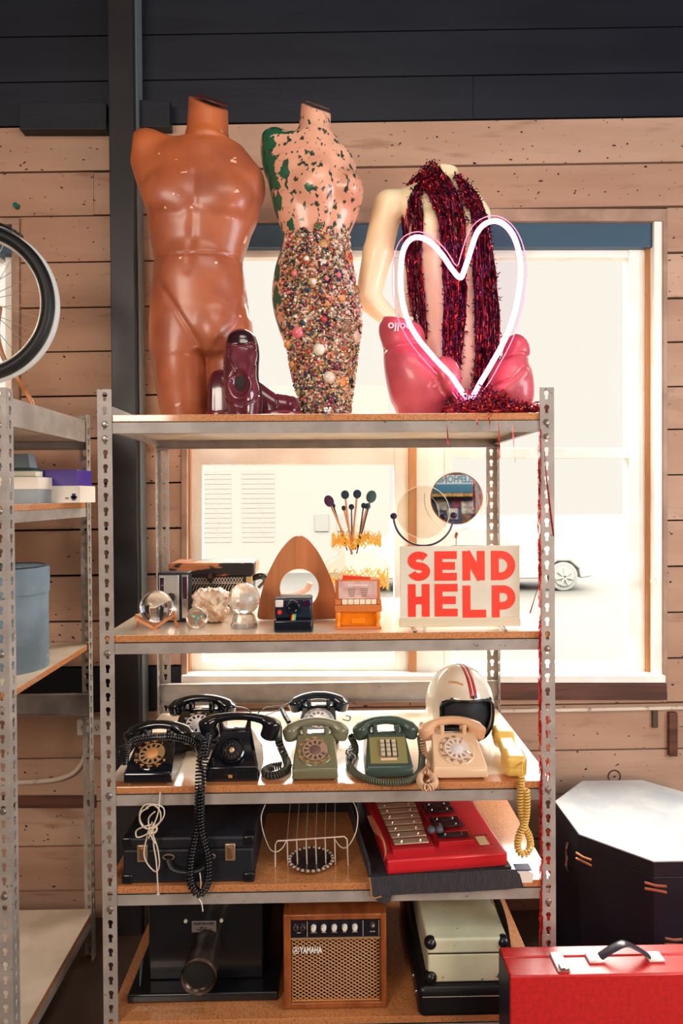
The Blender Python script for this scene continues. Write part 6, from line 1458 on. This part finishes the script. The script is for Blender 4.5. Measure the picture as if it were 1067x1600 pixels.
k = new(); lathe(k, [(0.0475, 0.0), (0.0478, 0.006), (0.0465, 0.012), (0.0450, 0.014), (0.0445, 0.004), (0.0450, 0.0)], 44, MT, cap=False); obj('lens_rim', k, mat('copper_ring', (206, 168, 148), 0.25, 0.85), t)
k = new(); lathe(k, [(0.0445, 0.010), (0.03, 0.006), (0.001, 0.004)], 40, MT, cap=False); obj('lens_glass', k, mat('dark_lens', (24, 26, 26), 0.05, coat=1), t, smooth=180)
px_ = (314-318)*S(b.y+0.05)
k = new(); box(k, px_-0.035, px_+0.035, 0.052, 0.055, 0.163, 0.195); pl = obj('name_plate', k, mat('engraved_plate', (150, 140, 136), 0.35, 0.6), t, smooth=0, bevel=0.001)
INKD = mat('black_ink', (30, 28, 30), 0.5)
text('plate_lettering', 'POSTOSCOPE', 0.0092, INKD, pl, (px_, 0.0515, 0.188), bold=0.03); text('plate_lettering', 'MFD BY\nCLASS MFG CO', 0.0062, INKD, pl, (px_, 0.0515, 0.174), bold=0.02)
for x in (px_-0.052, px_+0.050): k = new(); disc(k, (x, 0.055, 0.196), 0.005, 0.004, seg=12); obj('screw', k, mat('ivory_screw', (206, 196, 180), 0.4), t)

b = PG(524, 1578, Z)
t = thing('guitar_amplifier', 'small brown wooden guitar amplifier with a diamond lattice grille, bottom shelf centre', 'amplifier', (b.x, b.y, Z)); s_ = S(b.y)
hw = 81*s_; H = 0.264; AW = mat('amp_wood', (160, 88, 42), 0.4, col2=(132, 66, 30), nscale=9, stretch=(3, 1, 1), coat=0.35)
bm = new(); box(bm, -hw, -hw+0.020, 0, 0.15, 0.004, H); box(bm, hw-0.016, hw, 0, 0.15, 0.004, H); box(bm, -hw+0.018, hw-0.014, 0, 0.15, H-0.016, H-0.0002); box(bm, -hw+0.018, hw-0.014, 0, 0.15, 0.0042, 0.020)
obj('cabinet', bm, AW, t, bevel=0.003)
gx0, gx1, gz0, gz1 = -hw+0.020, hw-0.016, 0.022, 0.192
obj('back_board', cbox(gx0, gx1, 0.020, 0.024, 0.02, H-0.016), mat('dark_speaker_cloth', (40, 22, 16), 0.8), t, smooth=0)
LAT = mat('lattice_tan', (206, 142, 78), 0.4, coat=0.2); bm = new(); dx = 0.0165; sl_ = 0.61
def clip_line(x0, z0, dx_, dz_):
    t0, t1 = -9, 9
    for p_, d_, lo, hi in ((x0, dx_, gx0, gx1), (z0, dz_, gz0, gz1)):
        a, c = (lo-p_)/d_, (hi-p_)/d_
        if a > c: a, c = c, a
        t0 = max(t0, a); t1 = min(t1, c)
    return (t0, t1) if t1-t0 > 1e-3 else None
for sg_ in (1, -1):
    for i in range(-40, 80):
        x0 = gx0+i*dx; r_ = clip_line(x0, gz0 if sg_ > 0 else gz1, 1, sg_*sl_)
        if r_: zz = gz0 if sg_ > 0 else gz1; tube(bm, [(x0+r_[0], 0.010-0.001*sg_, zz+sg_*sl_*r_[0]), (x0+r_[1], 0.010-0.001*sg_, zz+sg_*sl_*r_[1])], 0.0011, 4)
lt = obj('lattice_grille', bm, LAT, t, smooth=0)
obj('grille_border', tube(new(), [(gx0+0.002, 0.007, gz0), (gx1-0.002, 0.007, gz0), (gx1-0.002, 0.007, gz1), (gx0+0.002, 0.007, gz1)], 0.0018, 5, closed=True), LAT, t)
cp = obj('control_panel', cbox(gx0, gx1, 0.006, 0.02, 0.196, H-0.018), mat('amp_panel_black', (22, 20, 30), 0.35), t, smooth=0)
obj('trim_strip', cbox(gx0, gx1, 0.004, 0.008, 0.193, 0.197), mat('tan_strip', (190, 150, 110), 0.35, 0.4), t, smooth=0)
pzz = 0.226
def uu_(u): return (u-524.5)*s_
for u in (463, 474): k = new(); lathe(k, [(0.0072, 0), (0.0072, 0.004), (0.004, 0.005), (0.004, 0.001)], 16, T3(uu_(u), 0.006, pzz) @ RX(PI/2)); obj('input_jack', k, CHR, t); k = new(); disc(k, (uu_(u), 0.003, pzz), 0.004, 0.002, seg=12); obj('jack_hole', k, BLK, t)
for u in (491, 507, 523.5, 540, 556): k = new(); lathe(k, [(0.0078, 0), (0.0075, 0.008), (0.0058, 0.012), (0.001, 0.0125)], 18, T3(uu_(u), 0.006, pzz) @ RX(PI/2)); kb = obj('knob', k, mat('white_knob', (226, 218, 206), 0.3), t)
k = new(); lathe(k, [(0.0065, 0), (0.0065, 0.003), (0.002, 0.004), (0.002, 0.012)], 12, T3(uu_(584.5), 0.006, pzz+0.003) @ RX(PI/2)); obj('toggle_switch', k, CHR, t)
for u, w_ in ((468, 'INPUT'), (491, 'VOLUME'), (507, 'TREBLE'), (523.5, 'MIDDLE'), (540, 'BASS'), (556, 'REVERB'), (584, 'POWER')): text('control_lettering', w_, 0.0042, NUMW, cp, (uu_(u), 0.0055, pzz-0.015), ext=0.0002)
k = new()
for u in (481, 569, 594): obj('panel_line', cbox(uu_(u)-0.0005, uu_(u)+0.0005, 0.005, 0.0062, 0.200, H-0.022), NUMW, t, smooth=0)
text('maker_lettering', 'YAMAHA', 0.0235, mat('white_logo', (240, 234, 222), 0.4), t, (uu_(486.5), 0.004, 0.163), bold=0.035, ext=0.0012, sx=0.62)
zc = 0.163; xc = uu_(463); k = new(); tube(k, [(xc+0.0088*math.cos(a), 0.004, zc+0.0088*math.sin(a)) for a in [2*PI*i/24 for i in range(24)]], 0.0009, 5, closed=True)
for i in range(3): a = math.radians(90+120*i); tube(k, [(xc, 0.004, zc), (xc+0.007*math.cos(a), 0.004, zc+0.007*math.sin(a))], 0.0009, 5); a += PI; tube(k, [(xc, 0.004, zc), (xc+0.005*math.cos(a), 0.004, zc+0.005*math.sin(a))], 0.0006, 5)
obj('maker_emblem', k, mat('white_logo', (240, 234, 222), 0.4), t)
obj('rubber_feet', (lambda k: box(box(k, -hw+0.02, -hw+0.05, 0.02, 0.05, 0, 0.004), hw-0.05, hw-0.02, 0.02, 0.05, 0, 0.004))(new()), BLK, t, smooth=0)

Yb = 2.02; xa, xb_ = P(440, 1420, Yb).x, P(602, 1420, Yb).x
t = thing('brown_case', 'reddish brown latched case standing behind the guitar amplifier', 'case', ((xa+xb_)/2, Yb, Z5))
wv = (xb_-xa)/2; obj('case_body', cbox(-wv, wv, 0, 0.28, 0, 0.275), mat('red_brown_leatherette', (94, 44, 30), 0.4, bump=0.3, bscale=120), t, bevel=0.008, bseg=3)
for u in (482, 563): x = P(u, 1415, Yb-0.006).x-t.location.x; z = P(u, 1414, Yb-0.006).z-Z5; obj('latch', cbox(x-0.016, x+0.016, -0.006, 0.0, z-0.005, z+0.005), BRS, t, bevel=0.002)

b = PG(716, 1592, Z5)
t = thing('instrument_case', 'black case with white stitching lying under the cream suitcase', 'case', (b.x, b.y, Z5)); hw = 0.108
bm = new(); obj('case_body', cbox(-hw, hw+0.04, 0, 0.50, 0, 0.085), mat('black_vinyl', (20, 20, 24), 0.35, bump=0.25, bscale=130), t, bevel=0.018, bseg=4)
SC = mat('cream_stitch', (226, 210, 186), 0.5); bm = new()
for i in range(44): x = -hw+0.012+i*0.0052; tube(bm, [(x, -0.0008, 0.061), (x+0.0034, -0.0008, 0.0612)], 0.0010, 4)
obj('stitching', bm, SC, t, smooth=0)
for y in (0.03, 0.09): k = new(); sphere(k, (-hw-0.001, y, 0.055), 0.005, 8, 6); obj('stud', k, CHR, t)
b = Vector((P(730, 1500, b.y+0.018).x, b.y+0.018, Z5+0.0855))
t = thing('cream_suitcase', 'pale green cream suitcase with black corners stacked on the black stitched case', 'suitcase', b); W = 0.107
CS = mat('pale_green_cream', (212, 210, 180), 0.45, col2=(196, 192, 158), nscale=7, bump=0.1); speckle(CS, (120, 110, 84), 40, 0.70, 0.74)
obj('lower_shell', cbox(-W, W, 0, 0.44, 0, 0.078), CS, t, bevel=0.005, bseg=3); obj('lid', cbox(-W-0.003, W+0.003, -0.004, 0.444, 0.081, 0.122), CS, t, bevel=0.006, bseg=3)
obj('dark_seam', cbox(-W+0.001, W-0.001, 0.001, 0.438, 0.077, 0.082), BLK, t, smooth=0)
for x in (-W, W):
    for z, h in ((0.0, 0.030), (0.092, 0.0315)):
        k = new(); c = (x+(-0.002 if x < 0 else 0.002), -0.003, z+h/2 if z == 0 else 0.108); sphere(k, (x*0.93, 0.004, c[2]), 0.0175, 14, 10); obj('corner_cap', k, PB, t, smooth=180)
obj('side_band', tube(new(), cat([(W+0.008, 0.02, 0.075), (W+0.014, 0.10, 0.115), (W+0.012, 0.24, 0.13), (W+0.006, 0.4, 0.12)], 6), 0.005, 6, ry=0.012), PB, t)
tag(obj('wall_cable', tube(new(), cat([P(846, 1432, YW-0.012), P(822, 1438, YW-0.012), P(815, 1462, YW-0.012), P(828, 1485, YW-0.012), P(846, 1496, YW-0.012)], 8), 0.004, 6), BLK, smooth=180), 'thin black cable looping down the wall behind the right post', 'cable')

# ---------------------------------------------------------------- floor standing cases
cxo, cyo, ap = 1.082, 2.235, 0.277; zt = 0.421; R_ = ap/math.cos(PI/8)
t = thing('octagonal_case', 'large black octagonal case with glossy top painted pale for reflected light standing by the wall at right', 'case', (cxo, cyo, FLOOR))
OB = mat('black_painted_case', (30, 28, 40), 0.45, col2=(24, 22, 32), nscale=4); OT = mat('glossy_worn_top_painted_sheen', (214, 218, 218), 0.35, col2=(186, 194, 200), nscale=6, coat=1, crough=0.18)  # top coloured pale to imitate light reflected off the lid
oc = [(R_*math.cos(PI/8+i*PI/4), R_*math.sin(PI/8+i*PI/4)) for i in range(8)]
def octp(z0, z1, k_=1.0):
    bm = new(); A = [bm.verts.new((x*k_, y*k_, z0)) for x, y in oc]; B = [bm.verts.new((x*k_, y*k_, z1)) for x, y in oc]; bm.faces.new(A[::-1]); bm.faces.new(B)
    for i in range(8): bm.faces.new((A[i], A[(i+1) % 8], B[(i+1) % 8], B[i]))
    return bm
H = zt-FLOOR
obj('case_body', octp(0, H-0.05), OB, t, smooth=0, bevel=0.002); obj('lid', octp(H-0.048, H-0.003, 1.012), OB, t, smooth=0, bevel=0.002); obj('top_panel', octp(H-0.003, H, 1.006), OT, t, smooth=0)
def latch_at(px, py, Y, rz_, m, wd=0.06):
    q = P(px, py, Y)-t.location; M = T3(*q) @ RZ(rz_); k = new(); tube(k, [M @ Vector((-wd/2, 0, 0.010)), M @ Vector((0, -0.004, 0.007)), M @ Vector((wd/2, 0, 0.006))], 0.004, 6); tube(k, [M @ Vector((-wd/2, 0, -0.008)), M @ Vector((0, -0.004, -0.007)), M @ Vector((wd/2, 0, -0.012))], 0.004, 6); return obj('latch', k, m, t)
CPR = mat('copper_latch', (204, 132, 96), 0.35, 0.7)
latch_at(1024, 1386, 1.935, -0.25, CPR); latch_at(912, 1342, 2.06, -0.8, CPR, 0.05); latch_at(1052, 1471, 1.93, 0, CPR, 0.05)
q = P(884, 1322, 2.2); k = new(); x_ = cxo-ap-0.006-t.location.x
tube(k, cat([(x_, -0.03+cyo*0, 0.47), (x_-0.006, -0.03, 0.45), (x_-0.004, -0.028, 0.42), (x_-0.006, -0.03, 0.39), (x_, -0.03, 0.37)], 5), 0.006, 8); obj('side_clasp', k, CHR, t)

Yf = 1.55; a = PG(796, 1526, 0.0); zt = P(796, 1526, Yf).z; x0 = P(797, 1526, Yf).x
t = thing('red_case', 'red case with black handle and white clasp standing in the front right corner', 'case', (x0+0.38, Yf, FLOOR)); H = zt-FLOOR
RC_ = mat('red_vinyl_case', (206, 28, 30), 0.42, col2=(188, 22, 26), nscale=90, bump=0.3, bscale=180, coat=0.8, crough=0.3)
NV = mat('navy_side_panel', (26, 30, 48), 0.4)
obj('front_half', cbox(-0.38, 0.38, 0, 0.064, 0, H), RC_, t, bevel=0.004); obj('back_half', cbox(-0.38, 0.38, 0.0655, 0.104, 0, H), RC_, t, bevel=0.004)
obj('side_panel', cbox(-0.3815, -0.3795, 0.004, 0.100, 0.004, H-0.004), NV, t, smooth=0)
zq = H
hxm = P(976, 1500, Yf+0.05).x-t.location.x; hwid = 0.062
k = new(); tube(k, cat([(hxm-hwid, 0.052, H+0.006), (hxm-0.03, 0.052, H+0.026), (hxm, 0.052, H+0.038), (hxm+0.03, 0.052, H+0.026), (hxm+hwid, 0.052, H+0.006)], 8), 0.003, 8, ry=0.014); obj('handle', k, mat('black_handle', (40, 38, 52), 0.35, coat=0.4), t, smooth=180)
WM = mat('white_metal_mount', (232, 220, 214), 0.3, 0.3)
for x in (hxm-hwid-0.012, hxm+hwid+0.012): obj('handle_mount', cbox(x-0.020, x+0.020, 0.036, 0.068, H, H+0.008), WM, t, bevel=0.003)
xl = P(877, 1508, Yf+0.03).x-t.location.x
obj('clasp', cbox(xl-0.016, xl+0.016, 0.010, 0.075, H, H+0.006), WM, t, bevel=0.003); obj('clasp_hook', cbox(xl-0.010, xl+0.012, 0.006, 0.026, H+0.005, H+0.013), CHR, t, bevel=0.002)

# things across the shop, seen in the round mirror
m_ = P(713, 779, 2.20); vd = (m_-Vector((0, 0, CAMZ))).normalized(); nn = Vector((-0.02, -1, 0.055)).normalized(); rf = vd-2*vd.dot(nn)*nn
kk = (-2.9-m_.y)/rf.y; hit = m_+rf*kk
t = thing('phone_booth', 'blue telephone kiosk with white sign across the shop, seen in the round mirror', 'kiosk', (hit.x, -3.2, FLOOR))
TL = mat('teal_booth_paint', (50, 112, 140), 0.5)
hz_ = hit.z-FLOOR
obj('cabinet', cbox(-0.5, 0.5, 0, 0.3, 0, hz_+0.12), mat('booth_inner_blue', (70, 84, 120), 0.5), t, smooth=0)
obj('canopy', cbox(-0.36, 0.24, 0.3, 0.38, hz_+0.05, hz_+0.15), TL, t, bevel=0.01)
obj('fringe', cbox(-0.36, 0.18, 0.37, 0.385, hz_+0.015, hz_+0.05), mat('gold_fringe', (206, 170, 96), 0.5, col2=(150, 110, 56), nscale=40), t, smooth=0)
sg2 = obj('sign_panel', cbox(-0.50, 0.30, 0.3, 0.32, hz_+0.16, hz_+0.26), mat('pale_blue_sign', (200, 214, 214), 0.5), t, smooth=0)
text('sign_lettering', 'TELEPHONE', 0.105, TL, sg2, (0.02, 0.322, hz_+0.21), (PI/2, 0, PI), bold=0.02, ext=0.002, sx=0.8)
obj('red_post', cbox(0.22, 0.30, 0.3, 0.34, 0, hz_+0.3), mat('faded_red', (176, 90, 90), 0.5), t, smooth=0)
for x, z, sz_, c in ((0.12, -0.10, 0.07, (220, 214, 200)), (0.0, -0.05, 0.05, (150, 70, 90)), (-0.16, -0.07, 0.06, (200, 196, 190)), (-0.05, -0.17, 0.06, (222, 214, 202)), (0.1, -0.22, 0.05, (160, 120, 90)), (-0.2, -0.2, 0.05, (110, 130, 160))):
    obj('poster', cbox(x-sz_, x+sz_, 0.3, 0.312, hz_+z-sz_, hz_+z+sz_), mat('poster_%d' % c[0], c, 0.5, col2=tuple(int(q_*0.7) for q_ in c), nscale=20), t, smooth=0)
